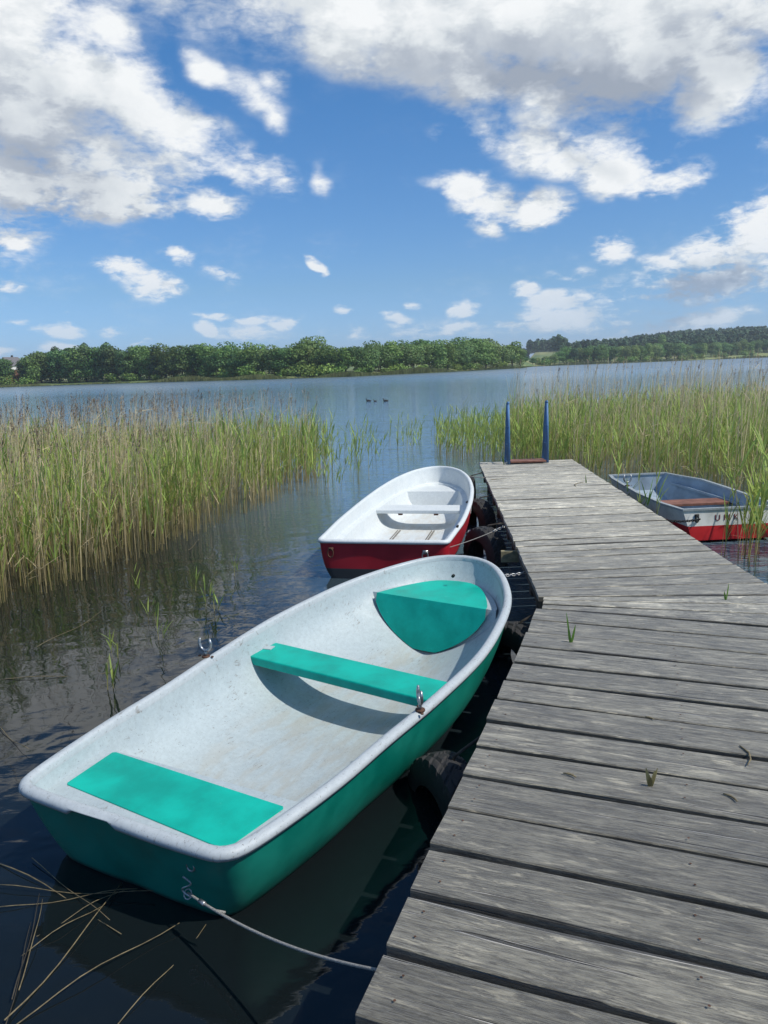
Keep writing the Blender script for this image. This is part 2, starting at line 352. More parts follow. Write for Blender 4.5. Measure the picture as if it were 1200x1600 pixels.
def leafmat(name, trans=.35, vary=0., attr=True, c=(.1, .2, .05)):
    m, T = mat(name)
    t = T.n('ShaderNodeTexCoord').outputs['Object']
    if attr: col = T.n('ShaderNodeAttribute', attribute_name='col').outputs['Color']
    else: col = T.mix(T.rng(T.noise(t, .8, 4, .6), .3, .7), tuple(q * .62 for q in c), tuple(q * 1.25 for q in c))
    if vary:
        oi = T.n('ShaderNodeObjectInfo').outputs['Random']
        h = T.n('ShaderNodeHueSaturation'); T.put(h.inputs['Color'], col)
        T.put(h.inputs['Hue'], T.rng(oi, 0, 1, .5 - .025 * vary, .5 + .02 * vary, False)); T.put(h.inputs['Value'], T.rng(T.m('FRACT', T.m('MULTIPLY', oi, 7.3)), 0, 1, .72, 1.3, False))
        col = h.outputs[0]
    T.put(T.b.inputs['Base Color'], col); T.b.inputs['Roughness'].default_value = .6
    T.b.inputs['Specular IOR Level'].default_value = .25
    tr = T.n('ShaderNodeBsdfTranslucent'); T.put(tr.inputs[0], col)
    mx = T.n('ShaderNodeMixShader'); mx.inputs[0].default_value = trans
    T.L.new(T.b.outputs[0], mx.inputs[1]); T.L.new(tr.outputs[0], mx.inputs[2]); T.L.new(mx.outputs[0], T.out.inputs[0])
    return m
m_reed = leafmat('reed_blades', .5)
m_leaf = leafmat('tree_foliage', .25, 1.0)
m_conif = leafmat('forest_foliage', .15, 0)
m_bark = simple('bark', (.12, .095, .07), .9, 0, 8, .5, .3)
m_land, T = mat('grassy_land'); t = T.n('ShaderNodeNewGeometry').outputs['Position']
T.put(T.b.inputs['Base Color'], T.mix(T.rng(T.noise(t, .02, 6, .6), .4, .6), (.10, .15, .045), (.22, .23, .085))); T.b.inputs['Roughness'].default_value = .9

# ------------------------------------------------------------------ lake
def sheet(name, xs, ys, z, m):
    X, Y = np.meshgrid(xs, ys); V = np.c_[X.ravel(), Y.ravel(), np.full(X.size, z)]
    nx, ny = len(xs), len(ys); i = np.arange(nx * ny).reshape(ny, nx)
    Fq = np.c_[i[:-1, :-1].ravel(), i[:-1, 1:].ravel(), i[1:, 1:].ravel(), i[1:, :-1].ravel()]
    return npmesh(name, V, Fq, m)
tag(sheet('water', np.linspace(-5000, 5000, 21), np.linspace(-4000, 6000, 21), 0, m_water), kind='structure')

# ------------------------------------------------------------------ far land
pxd = [(-700, 420), (-300, 330), (0, 290), (100, 284), (230, 258), (400, 220), (550, 210), (700, 250), (815, 325), (835, 425), (900, 455), (1000, 490), (1100, 565), (1200, 640), (1500, 700), (1900, 760)]
def horizon_az(px): return azel(px, 576 - .0356 * (px - 600))[0]
SH = sorted((horizon_az(p), d) for p, d in pxd)
def shore(a): return float(np.interp(a, [q[0] for q in SH], [q[1] for q in SH]))
AZ_TIP = horizon_az(825)
def land_h(a, r):                     # height of the land at azimuth a (deg), distance r
    d = shore(a); t = r - d
    if t < 0: return -.6
    h = min(1.2, .25 + t * .06) + min(2.5, max(0, t - 20) * .03)
    if a > AZ_TIP:
        up = max(0, min(1, (r - 520) / 500)); e = max(0, min(1, (a - 13) / 9)); e = e * e * (3 - 2 * e)
        h += up * up * (3 - 2 * up) * (5 + 12 * e)
        if AZ_TIP < a < 13.4: h += max(0, min(1, (r - 470) / 130)) * 5.5
    return h
def polar(a, r): return r * math.sin(R(a)), r * math.cos(R(a))
AZS = np.concatenate([np.arange(-52, AZ_TIP, .8), np.arange(AZ_TIP, 60, .5)])
rad = [-4, 0, 2, 6, 14, 30, 60, 120, 200, 300, 420, 560, 800, 1500, 3500]
V = []; 
for a in AZS:
    d = shore(a) + 1.5 * math.sin(a * 9) + 1.0 * math.sin(a * 23)
    for t in rad:
        x, y = polar(a, d + t); V.append((x, y, -.6 if t < 0 else (.05 if t == 0 else land_h(a, shore(a) + t))))
n = len(rad); idx = np.arange(len(V)).reshape(-1, n)
Fq = np.c_[idx[:-1, :-1].ravel(), idx[:-1, 1:].ravel(), idx[1:, 1:].ravel(), idx[1:, :-1].ravel()][:, ::-1]
tag(npmesh('land', np.array(V), Fq, m_land, smooth=True), kind='structure')

# ribbons: many strips at once
def strips(C, side, w, col):
    """C (M,K,3) centre lines, side (M,3) or (M,K,3), w (M,K) widths, col (M,3) or (M,K,3)"""
    Mn, K, _ = C.shape
    if side.ndim == 2: side = side[:, None, :]
    off = side * (w[:, :, None] / 2)
    V = np.stack([C - off, C + off], 2).reshape(-1, 3)
    if col.ndim == 2: col = np.repeat(col[:, None, :], K, 1)
    c = np.repeat(col[:, :, None, :], 2, 2).reshape(-1, 3)
    base = (np.arange(Mn) * K * 2)[:, None]; k = np.arange(K - 1)[None] * 2
    a = (base + k).ravel(); Fq = np.c_[a, a + 1, a + 3, a + 2]
    return V, Fq, c
def merge(parts):
    V = []; Fq = []; C = []; k = 0
    for v, f, c in parts: V.append(v); Fq.append(f + k); C.append(c); k += len(v)
    return np.concatenate(V), np.concatenate(Fq), np.concatenate(C)

def reeds(pos, H, green, plume=.2, leaves=6, wide=1., lean=.05):
    """pos (N,2), H (N,), green (N,) bool -> strips of stems, blades and plumes"""
    N = len(pos); out = []
    ph = rng.uniform(0, 2 * np.pi, N); ln = rng.normal(0, lean, (N, 2)) + np.array([.035, .0])
    K = 5; tt = np.linspace(0, 1, K)
    base = np.c_[pos, np.full(N, -.03)]
    def at(i, t):      # point on stem i at fraction t (arrays)
        h = H[i] * t
        return np.c_[pos[i, 0] + ln[i, 0] * h * (.4 + t), pos[i, 1] + ln[i, 1] * h * (.4 + t), h - .03]
    I = np.arange(N)
    C = np.stack([at(I, np.full(N, q)) for q in tt], 1)
    side = np.c_[np.cos(ph), np.sin(ph), np.zeros(N)]
    u = rng.uniform(0, 1, N)[:, None]
    gc = np.array([.31, .37, .11]) * (.75 + .6 * u) + rng.uniform(0, 1, (N, 1)) * np.array([.05, .03, 0])
    dc = np.array([.76, .64, .40]) * (.62 + .6 * u) + rng.uniform(0, 1, (N, 1)) * np.array([.03, .0, -.02])
    sc = np.where(green[:, None], gc * np.array([1.1, .95, .9]), dc)
    basec = np.array([.40, .32, .15]) * (.6 + .6 * u)
    cc_ = np.stack([basec * (1 - q) ** 2 + sc * (1 - (1 - q) ** 2) for q in tt], 1)
    w = np.outer(rng.uniform(.006, .010, N) * wide, np.array([1.1, 1, .9, .75, .4]))
    out.append(strips(C, side, w, cc_))
    # blades
    nl = np.where(green, leaves, np.maximum(1, leaves // 4))
    idx = np.repeat(I, nl); m = len(idx)
    g = green[idx]
    ta = np.where(g, rng.uniform(.22, .98, m), rng.uniform(.1, .9, m))
    A = at(idx, ta); th = rng.normal(.2, 1.5, m); up = np.where(g, rng.uniform(.18, .62, m), rng.uniform(.3, 1.3, m))
    L = np.where(g, rng.uniform(.22, .46, m) * (1.1 - .35 * ta), rng.uniform(.10, .26, m)) * np.clip(H[idx], .5, 1.4)
    dirh = np.c_[np.cos(th), np.sin(th)]; drp = rng.uniform(.0, .35, m)
    pts = []
    for q in (0, .33, .68, 1.0):
        an = up + drp * q * 1.6
        hx = np.sin(up) * q * L + drp * .35 * q * q * L
        hz = np.cos(up) * q * L - drp * .55 * q ** 2 * L
        pts.append(np.c_[A[:, 0] + dirh[:, 0] * hx, A[:, 1] + dirh[:, 1] * hx, A[:, 2] + hz])
    C = np.stack(pts, 1); sd_ = np.c_[-dirh[:, 1], dirh[:, 0], rng.normal(0, .5, m)]; sd_ /= np.linalg.norm(sd_, axis=1)[:, None]
    lw = np.where(g, rng.uniform(.011, .021, m), rng.uniform(.006, .012, m)) * wide
    uu = rng.uniform(0, 1, m)[:, None]
    lc = np.where(g[:, None], np.array([.30, .40, .10]) * (.65 + .85 * uu) + rng.uniform(0, 1, (m, 1)) ** 3 * np.array([.13, .09, .02]), np.array([.68, .56, .34]) * (.6 + .6 * uu))
    out.append(strips(C, sd_, np.outer(lw, [.7, 1, .75, .12]), lc))
    # plumes on old stalks
    pi = I[(~green) & (rng.uniform(0, 1, N) < plume)]
    if len(pi):
        rep = 16; idx = np.repeat(pi, rep); m = len(idx); ta = 1 - rng.uniform(0, .11, m)
        A = at(idx, ta); th = rng.normal(.1, .9, m); L = rng.uniform(.03, .075, m) * 1.1
        d = np.c_[np.cos(th) * .6, np.sin(th) * .6, rng.uniform(.15, 1., m)]
        C = np.stack([A, A + d * L[:, None] * .6, A + d * L[:, None] + np.c_[np.cos(th), np.sin(th), -np.ones(m)] * L[:, None] * .25], 1)
        sd_ = np.c_[-np.sin(th), np.cos(th), np.zeros(m)]
        out.append(strips(C, sd_, np.outer(rng.uniform(.006, .012, m) * wide, [.6, 1, .3]), np.array([.36, .27, .20]) * rng.uniform(.5, 1.4, m)[:, None]))
    return out
def inpoly(P, poly):
    x, y = P[:, 0], P[:, 1]; ins = np.zeros(len(P), bool); j = len(poly) - 1
    for i in range(len(poly)):
        xi, yi = poly[i]; xj, yj = poly[j]
        c = ((yi > y) != (yj > y)) & (x < (xj - xi) * (y - yi) / (yj - yi + 1e-12) + xi); ins ^= c; j = i
    return ins
def scatter(poly, dens_):
    p = np.array(poly); lo, hi = p.min(0), p.max(0); n = int((hi - lo).prod() * dens_)
    P = rng.uniform(lo, hi, (n, 2)); return P[inpoly(P, poly)]
def clumpy(P, amt=.35, sc=2.3):
    v = np.sin(P[:, 0] * sc + 1.3 * np.sin(P[:, 1] * sc * .7)) * np.sin(P[:, 1] * sc * .8 + 2 + np.sin(P[:, 0] * 1.7))
    return v * amt
# left bed
polyL = [(-3.75, 5.6), (-3.45, 6.7), (-3.0, 7.5), (-2.75, 8.2), (-2.45, 9.0), (-2.2, 10.2), (-1.8, 11.3), (-1.5, 12.6), (-1.2, 13.6), (-1.0, 14.6), (-1.5, 15.6), (-4, 16.6), (-8, 17), (-14, 17), (-14, 6), (-6, 5.2)]
P1 = scatter(polyL, 125); P1 = P1[P1[:, 0] > -.62 * P1[:, 1] - 1.2]
gr = rng.uniform(0, 1, len(P1)) < (.30 + clumpy(P1, .2) + .50 * np.clip((P1[:, 0] + 2.6) / 2, 0, 1))
H1 = np.where(gr, rng.normal(.98, .12, len(P1)), rng.normal(1.06, .15, len(P1))) + clumpy(P1, .08, 1.4)
tall = (~gr) & (rng.uniform(0, 1, len(P1)) < .13); H1 = np.where(tall, rng.uniform(1.3, 1.75, len(P1)), H1)
parts = reeds(P1, H1, gr, .10, 6)
Pt = P1[tall]
parts += reeds(Pt + rng.normal(0, .05, Pt.shape), rng.uniform(1.3, 1.8, len(Pt)), np.zeros(len(Pt), bool), 1.0, 4)
Pe = scatter([(-1.2, 11.5), (-.2, 13), (.1, 16), (-.6, 19), (-1.6, 15)], 9)   # thin outliers in front of the bed
parts += reeds(Pe, rng.uniform(.5, 1.0, len(Pe)), np.ones(len(Pe), bool), 0, 6)
V, Fq, c = merge(parts)
tag(npmesh('reed_bed', V, Fq, m_reed, col=c), 'dense bed of green and straw coloured reeds left of the boats', 'reeds', kind='stuff')
# right bed
polyR = [(3.5, 12.2), (4.6, 10.6), (4.85, 9.3), (5.0, 8.0), (9, 7.0), (26, 16), (26, 24), (12, 22.5), (7, 21), (4.4, 20.6), (3.0, 19), (2.6, 16.5), (3.0, 13.4)]
P2 = scatter(polyR, 75); P2 = P2[P2[:, 0] < .62 * P2[:, 1] + .9]
gr = rng.uniform(0, 1, len(P2)) < .48 + clumpy(P2, .16)
H2 = np.where(gr, rng.normal(1.04, .12, len(P2)), rng.normal(1.18, .17, len(P2))) + clumpy(P2, .08, 1.4)
tall = (~gr) & (rng.uniform(0, 1, len(P2)) < .30); H2 = np.where(tall, rng.uniform(1.45, 2.15, len(P2)), H2)
parts = reeds(P2, H2, gr, .16, 6)
P3 = scatter([(1.2, 17.2), (2.2, 14.2), (3.2, 13.2), (4.0, 16), (4.6, 20.5), (2.6, 21), (1.5, 20)], 34)
parts += reeds(P3, rng.normal(.78, .13, len(P3)), rng.uniform(0, 1, len(P3)) < .93, 0, 6)
P3 = scatter([(.1, 19.5), (.8, 17), (2.0, 15.5), (2, 21), (.3, 22)], 7)
parts += reeds(P3, rng.normal(.62, .13, len(P3)), np.ones(len(P3), bool), 0, 6)
V, Fq, c = merge(parts)
tag(npmesh('reed_bed', V, Fq, m_reed, col=c), 'dense bed of green reeds with tall dry stalks right of the jetty', 'reeds', kind='stuff')
# reeds close to the jetty, in front of and beside the moored dinghy
P4 = scatter([(3.35, 7.75), (4.4, 8.0), (5.2, 8.2), (5.0, 6.6), (3.9, 5.9), (3.3, 6.6)], 42)
P5 = scatter([(3.6, 7.5), (4.4, 8.0), (4.8, 7.2), (3.9, 6.5)], 42)
P8 = np.concatenate([scatter([(4.15, 7.3), (4.6, 7.9), (5.2, 7.9), (4.8, 7.0)], 40), scatter([(3.9, 6.6), (4.3, 7.1), (4.6, 6.9), (4.2, 6.2)], 34)])
P6 = np.array([(3.08, 8.5), (3.1, 9.1), (3.12, 9.7), (3.1, 10.1), (3.15, 11.1), (3.05, 11.5), (3.2, 11.9)])
P7 = np.concatenate([P4, P5, P6]); gr = rng.uniform(0, 1, len(P7)) < .8
V, Fq, c = merge(reeds(P7, np.where(gr, rng.normal(.92, .17, len(P7)), rng.normal(.8, .15, len(P7))), gr, 0, 6, 1.15) + reeds(P8, rng.normal(1.18, .12, len(P8)), np.ones(len(P8), bool), 0, 8, 1.3))
tag(npmesh('reed_bed', V, Fq, m_reed, col=c), 'loose young reeds between the jetty and the red and white dinghy', 'reeds', kind='stuff')

# ------------------------------------------------------------------ far trees
def crown(seed, h, w, low=.06, nleaf=1500, size=.5, slim=0.):
    g = np.random.default_rng(seed); L = g.integers(8, 13)
    cs = []
    for k in range(L):
        zz = g.uniform(low + .16, .86) if k else .6
        env = (1 - abs(zz - .45) ** 2 * 2.2) * w * .5 * (1 - slim * zz)
        a = g.uniform(0, 6.28); r0 = env * g.uniform(.15, .62) if k else 0
        cs.append((math.cos(a) * r0, math.sin(a) * r0, zz * h, g.uniform(.30, .48) * w * (1 - .4 * slim * zz), g.uniform(.12, .2) * h))
    cs = np.array(cs); k = g.integers(0, L, nleaf)
    d = g.normal(0, 1, (nleaf, 3)); d /= np.linalg.norm(d, axis=1)[:, None]
    rr = g.uniform(.55, 1.05, nleaf) ** .5
    c0 = cs[k]; Pp = c0[:, :3] + d * np.c_[c0[:, 3], c0[:, 3], c0[:, 4]] * rr[:, None]
    Pp[:, 2] = np.maximum(Pp[:, 2], low * h + g.uniform(0, .6, nleaf))
    nn = d + g.normal(0, .45, (nleaf, 3)); nn /= np.linalg.norm(nn, axis=1)[:, None]
    t = np.cross(nn, g.normal(0, 1, (nleaf, 3))); t /= np.linalg.norm(t, axis=1)[:, None]; b = np.cross(nn, t)
    s = size * g.uniform(.5, 1.2, nleaf)[:, None] / 2
    V = np.stack([Pp - t * s - b * s, Pp + t * s - b * s * .6, Pp + t * s * .8 + b * s, Pp - t * s * .7 + b * s * .9], 1).reshape(-1, 3)
    Fq = np.arange(nleaf * 4).reshape(-1, 4)
    return V, Fq, g
def treecol(g, nleaf, base):
    lump = g.uniform(.7, 1.25, nleaf)
    c = np.array(base)[None] * np.array([2.35, 2.15, 2.1]) * lump[:, None] + g.uniform(0, 1, (nleaf, 1)) ** 4 * np.array([.05, .06, .01])
    return np.repeat(c, 4, 0)
KINDS = []
bases = [(.050, .098, .026), (.043, .088, .026), (.062, .112, .028), (.035, .072, .026), (.075, .125, .038), (.05, .094, .03), (.030, .060, .026)]
for i, bc in enumerate(bases):
    h = 12; w = [7.5, 8.5, 7, 6, 6.5, 9, 4.6][i]
    V, Fq, g = crown(100 + i, h, w, .04, 2500, .52, [0, .1, .2, .1, .15, 0, .55][i])
    me = npmesh('crown', V, Fq, m_leaf, col=treecol(g, 2500, bc)); 
    tb = MB(); pts = [Vector((0, 0, -.5))]; 
    for k in range(5): pts.append(Vector((rnd.uniform(-.25, .25), rnd.uniform(-.25, .25), (k + 1) * 2.0)))
    tb.tube(pts, [.28, .24, .2, .16, .1, .05], 6)
    for k in range(4):
        z0 = 3 + k * 1.6; a = rnd.uniform(0, 6.28); q = w * .3
        tb.tube([(0, 0, z0), (math.cos(a) * q * .5, math.sin(a) * q * .5, z0 + .9), (math.cos(a) * q, math.sin(a) * q, z0 + 1.4)], [.1, .07, .03], 5)
    tr = tb.build('trunk', m_bark, None, True)
    KINDS.append((me.data, tr.data)); bpy.data.objects.remove(me); bpy.data.objects.remove(tr)
TL = ['mid green rounded tree on the far lake shore', 'dense green broad tree on the far lake shore', 'bright green leafy tree on the far lake shore', 'dark green tree on the far lake shore',
      'pale green tree on the far lake shore', 'wide spreading green tree on the far lake shore', 'dark slender tree on the far lake shore']
def tree(a, r, h, k, sw=1., label=None, z=None):
    x, y = polar(a, r)
    e = empty('tree', (x, y, (land_h(a, r) if z is None else z) - .2), rnd.uniform(0, 6.28)); s = h / 12
    e.scale = (s * sw, s * sw, s)
    for nm, me in zip(('crown', 'trunk'), KINDS[k]):
        o = bpy.data.objects.new(nm, me); COL.objects.link(o); o.parent = e
    tag(e, label or TL[k], 'tree', 'trees along the far shore'); return e
def top_px(px):                       # tree line of the photo: rows at columns
    return np.interp(px, [-300, 0, 40, 60, 100, 140, 200, 260, 300, 400, 470, 520, 600, 680, 760, 800, 822, 835, 850, 880, 900, 950, 1035, 1100, 1200, 1500],
                     [560, 566, 566, 556, 548, 542, 546, 545, 543, 542, 541, 540, 535, 533, 530, 537, 556, 563, 561, 545, 541, 540, 536, 537, 534, 524])
def hgt_at(px, r):                    # height a tree needs at that column and distance
    hz = 576 - .0356 * (px - 600)
    return EYE + r * (hz - top_px(px)) / 1202 / math.cos(R(10.6)) * 1.0
px = -260.
while px < 826:                       # first row of the wood on the near point
    a = horizon_az(px); r = shore(a) + rnd.uniform(7, 13)
    k = rnd.choice([0, 1, 2, 4, 5]) if px > 330 else rnd.choice([3, 3, 6, 1, 0])
    if 14 < px < 36: px += 12; continue
    H = hgt_at(px, r) * rnd.uniform(.80, 1.0)
    tree(a, r, max(3, H), k, rnd.uniform(1.05, 1.35)); px += rnd.uniform(13, 21) * (240 / r)
px = -240.
while px < 812:                       # second row, standing higher
    a = horizon_az(px); r = shore(a) + rnd.uniform(20, 30)
    k = rnd.choice([0, 1, 2, 5]) if px > 330 else rnd.choice([3, 6, 1, 5])
    if 8 < px < 40: px += 12; continue
    H = hgt_at(px, r) * rnd.uniform(.86, 1.07) - land_h(a, r)
    tree(a, r, max(3, H), k, rnd.uniform(1.1, 1.4)); px += rnd.uniform(15, 23) * (240 / r)
tree(horizon_az(484), shore(horizon_az(484)) + 26, hgt_at(484, 250) + 2.6, 5, 1.0, 'tallest tree, standing above the middle of the near wood')
px = 832.
while px < 1330:                      # shore trees across the bay
    a = horizon_az(px); r = shore(a) + rnd.uniform(6, 20); k = rnd.choice([0, 1, 2, 3, 4, 5, 4])
    H = hgt_at(px, r) * rnd.uniform(.72, .92)
    tree(a, r, max(4, H), k, rnd.uniform(1.0, 1.3) * (1 if H > 8 else 1.3)); px += rnd.uniform(8, 12.5)
px = 872.
while px < 1320:
    a = horizon_az(px); r = shore(a) + rnd.uniform(35, 60); k = rnd.choice([0, 1, 3, 1, 5, 2])
    H = hgt_at(px, r) * rnd.uniform(.86, 1.0) - land_h(a, r)
    tree(a, r, max(5, H), k, rnd.uniform(1., 1.3)); px += rnd.uniform(9, 14)
tree(horizon_az(1034), 600, hgt_at(1034, 600) + 4.5 - land_h(horizon_az(1034), 600), 4, .8, 'pale airy tree poking above the tree line across the bay')
# low shrubs under the trees
V, Fq, g = crown(55, 3, 4, 0, 420, .45); shr = npmesh('foliage', V, Fq, m_leaf, col=treecol(g, 420, (.075, .13, .03))); shm = shr.data; bpy.data.objects.remove(shr)
for i in range(70):
    px = rnd.uniform(-100, 820) if i < 50 else rnd.uniform(832, 1250)
    a = horizon_az(px); r = shore(a) + rnd.uniform(3.5, 7)
    if 12 < px < 38: continue
    x, y = polar(a, r); e = bpy.data.objects.new('shrub', shm); COL.objects.link(e); e.location = (x, y, land_h(a, r) - .3)
    e.rotation_euler = (0, 0, rnd.uniform(0, 6)); s = rnd.uniform(.6, 1.3); e.scale = (s * 1.2, s * 1.2, s)
    tag(e, 'low green shrub at the foot of the far trees', 'shrub', 'shrubs along the far shore')
# reed fringe of the far shore
N = 15000; pxs = rng.uniform(-250, 1500, N); A = np.array([horizon_az(p) for p in pxs]); Rr = np.array([shore(a) for a in A]) + rng.uniform(-2.5, 4, N) 
hh = rng.uniform(.5, 1.5, N) * (.7 + .35 * np.sin(pxs * .05) + .3 * np.sin(pxs * .021 + 1))
hh = np.where((pxs < 180), hh * .45, hh)
b0 = np.c_[np.sin(np.radians(A)) * Rr, np.cos(np.radians(A)) * Rr, np.zeros(N)]
C = np.stack([b0, b0 + np.c_[rng.normal(0, .1, N), rng.normal(0, .1, N), np.clip(hh, .2, 2)]], 1)
V, Fq, c = strips(C, np.c_[np.cos(np.radians(A)), -np.sin(np.radians(A)), np.zeros(N)], np.outer(rng.uniform(.3, .7, N), [1, .5]), np.array([.21, .23, .085]) * rng.uniform(.6, 1.25, N)[:, None])
tag(npmesh('shore_reeds', V, Fq, m_reed, col=c), 'pale reed fringe along the far waterline', 'reeds', kind='stuff')
# wood on the hill
Vs = []; Cs = []; cnt = 0
tv = []
for i in range(5):
    V, Fq, g = crown(300 + i, 14, 6.0, .1, 170, 1.7, .5); tv.append((V, g))
ALLF = []
for i in range(4600):
    a = rnd.uniform(8.0, 33) if i % 5 else rnd.uniform(-24, -14); r = rnd.uniform(max(600, shore(a) + 45), 1250) if i % 5 else rnd.uniform(650, 900)
    if 8 < a < 12.6 and r < 800: continue
    V, g = tv[i % 5]; x, y = polar(a, r); q = rnd.uniform(0, 6.28); c_, s_ = math.cos(q), math.sin(q); sc = rnd.uniform(.7, 1.0)
    W_ = np.c_[(V[:, 0] * c_ - V[:, 1] * s_) * sc + x, (V[:, 0] * s_ + V[:, 1] * c_) * sc + y, V[:, 2] * sc + land_h(a, r)]
    Vs.append(W_); Cs.append(np.repeat(np.array([(.060, .110, .050)]) * rnd.uniform(.7, 1.35) * rng.uniform(.8, 1.2, (170, 1)), 4, 0))
V = np.concatenate(Vs); tag(npmesh('hill_forest', V, np.arange(len(V)).reshape(-1, 4), m_conif, col=np.concatenate(Cs)), 'dark pine wood covering the distant hill', 'forest', kind='stuff')

# farmhouses among the trees at the far left
def house(px, r, w, dpt, h, rh, wall, roof, label, rz):
    a = horizon_az(px); x, y = polar(a, r); z = land_h(a, r) - .2
    e = empty('house', (x, y, z), rz); tag(e, label, 'house')
    b = MB(); b.box((0, 0, h / 2), (w, dpt, h)); b.add([(-w / 2, -dpt / 2, h), (-w / 2, dpt / 2, h), (-w / 2, 0, h + rh), (w / 2, -dpt / 2, h), (w / 2, dpt / 2, h), (w / 2, 0, h + rh)], [(0, 2, 1), (3, 4, 5)])
    b.build('wall', wall, e)
    q = MB(); o_ = .4
    for s_ in (-1, 1):
        A_ = Vector((-w / 2 - o_, s_ * (dpt / 2 + o_), h - o_ * rh / (dpt / 2) + .1)); B_ = Vector((w / 2 + o_, A_.y, A_.z)); C_ = Vector((w / 2 + o_, 0, h + rh + .1)); D_ = Vector((-w / 2 - o_, 0, h + rh + .1))
        t_ = Vector((0, 0, .15)); q.add([A_, B_, C_, D_, A_ + t_, B_ + t_, C_ + t_, D_ + t_], [(0, 1, 2, 3), (7, 6, 5, 4), (0, 4, 5, 1), (1, 5, 6, 2), (3, 2, 6, 7), (0, 3, 7, 4)])
    rf = q.build('roof', roof, e); c_ = MB(); c_.box((w * .2, .6, h + rh + .3), (.6, .6, 1.3)); c_.build('chimney', m_beam, rf)
    for k in (-1, 0, 1):
        MB().box((k * w * .28, -dpt / 2 - .02, h * .55), (1., .08, 1.2)).build('window', m_black, e)
m_hw = simple('white_render', (.75, .73, .70), .8, 0, 3, .1, 0); m_ho = simple('orange_render', (.50, .25, .11), .8, 0, 3, .15, 0)
m_tile = simple('red_tiles', (.33, .12, .07), .8, 0, 6, .3, 0); m_tile2 = simple('grey_tiles', (.16, .15, .15), .8, 0, 6, .3, 0)
house(21, 345, 7, 6, 6.0, 3.0, m_hw, m_tile2, 'white gabled farmhouse between the trees at far left', R(70))
house(26, 325, 6, 5, 2.6, 1.6, m_ho, m_tile, 'low orange house in front of the white farmhouse', R(10))

# ------------------------------------------------------------------ ducks
def duck(x, y, rz, s, label):
    b = MB(); n = 10
    prof = [(-.24, .06, .005), (-.20, .055, .03), (-.12, .04, .075), (0, .035, .10), (.09, .04, .085), (.15, .06, .055), (.17, .10, .036), (.17, .15, .028), (.165, .19, .03), (.18, .215, .036), (.21, .215, .032), (.235, .205, .014), (.27, .20, .010), (.285, .2, .003)]
    b.tube([(p[0], 0, p[1]) for p in prof], [p[2] for p in prof], n)
    o = b.build('duck', m_duck, None, True); o.location = (x, y, 0); o.rotation_euler = (0, 0, rz); o.scale = (s, s, s)
    tag(o, label, 'duck', 'ducks out on the lake')
duck(-.71, 48.2, R(165), .75, 'dark duck swimming, leftmost of the three on the open water')
duck(-.30, 47.6, R(178), .5, 'smallest dark duck, in the middle of the three on the lake')
duck(.34, 47.4, R(170), .75, 'dark duck trailing, rightmost of the three on the open water')

# ------------------------------------------------------------------ jetty
DZ = .45
jet = empty('jetty', (1.0, 4.9, 0)); tag(jet, 'weathered grey plank jetty with a bend, running out into the lake', 'jetty')
OFF = Vector((1.0, 4.9, 0))
V = []; Fc = []; UVs = []; TONE = []
def plank(a0, a1, b0, b1, rv=None):
    """a0,a1 left/right ends of the near edge; b0,b1 of the far edge (xy)"""
    dz = rnd.uniform(-.004, .004); th = .036; yc = (a0[1] + b1[1]) / 2
    r_ = min(1, max(0, .06 + (yc - 1.5) * .13)) * .72 + rnd.uniform(0, .28)  # board tone rises from near to far, plus a random share
    j = lambda: rnd.uniform(-.006, .006)
    n = 14; k = len(V); a0, a1, b0, b1 = (Vector((*p, 0)) for p in (a0, a1, b0, b1))
    d = (a1 - a0).normalized(); a0 = a0 + d * j(); b0 = b0 + d * j(); a1 = a1 + d * j(); b1 = b1 + d * j()
    uo, vo_ = rnd.uniform(0, 60), rnd.uniform(0, 60); ph = rnd.uniform(0, 6); w = (b0 - a0).length; L = (a1 - a0).length
    ring_ = []
    be = .004
    for i in range(n + 1):
        t = i / n; pa = a0.lerp(a1, t); pb = b0.lerp(b1, t); q = (pb - pa).normalized()
        wob = .0018 * math.sin(ph + t * 9); pa = pa + q * (wob + rnd.uniform(-.0008, .0008)); pb = pb + q * (.0018 * math.sin(ph * 2 + t * 7))
        zz = DZ + dz + .0015 * math.sin(ph + 5 * t)
        sec = [(pa, zz - th), (pa, zz - be), (pa + q * be, zz), (pb - q * be, zz), (pb, zz - be), (pb, zz - th)]
        for p_, z_ in sec: V.append((p_.x - OFF.x, p_.y - OFF.y, z_))
    vv = [-.04, -.004, 0, w, w + .004, w + .04]
    for i in range(n):
        for m_ in range(6):
            m2 = (m_ + 1) % 6
            f = (k + i * 6 + m_, k + (i + 1) * 6 + m_, k + (i + 1) * 6 + m2, k + i * 6 + m2)
            Fc.append(f); v2 = vv[m2] if m2 else w + .08
            UVs.append([(uo + L * i / n, vo_ + vv[m_]), (uo + L * (i + 1) / n, vo_ + vv[m_]), (uo + L * (i + 1) / n, vo_ + v2), (uo + L * i / n, vo_ + v2)]); TONE.append(r_ if m_ in (1, 2, 3) else 0.)  # side faces get the darkest tone: gap shade painted into the colour
    for e_, rv_ in ((0, 1), (n, 0)):
        f = tuple(k + e_ * 6 + m_ for m_ in range(6)); f = f if rv_ else f[::-1]
        Fc.append(f); UVs.append([(uo + m_ * .01, vo_ + vv[m_]) for m_ in (range(6) if rv_ else range(5, -1, -1))]); TONE.append(r_ * .6)
_plank = plank
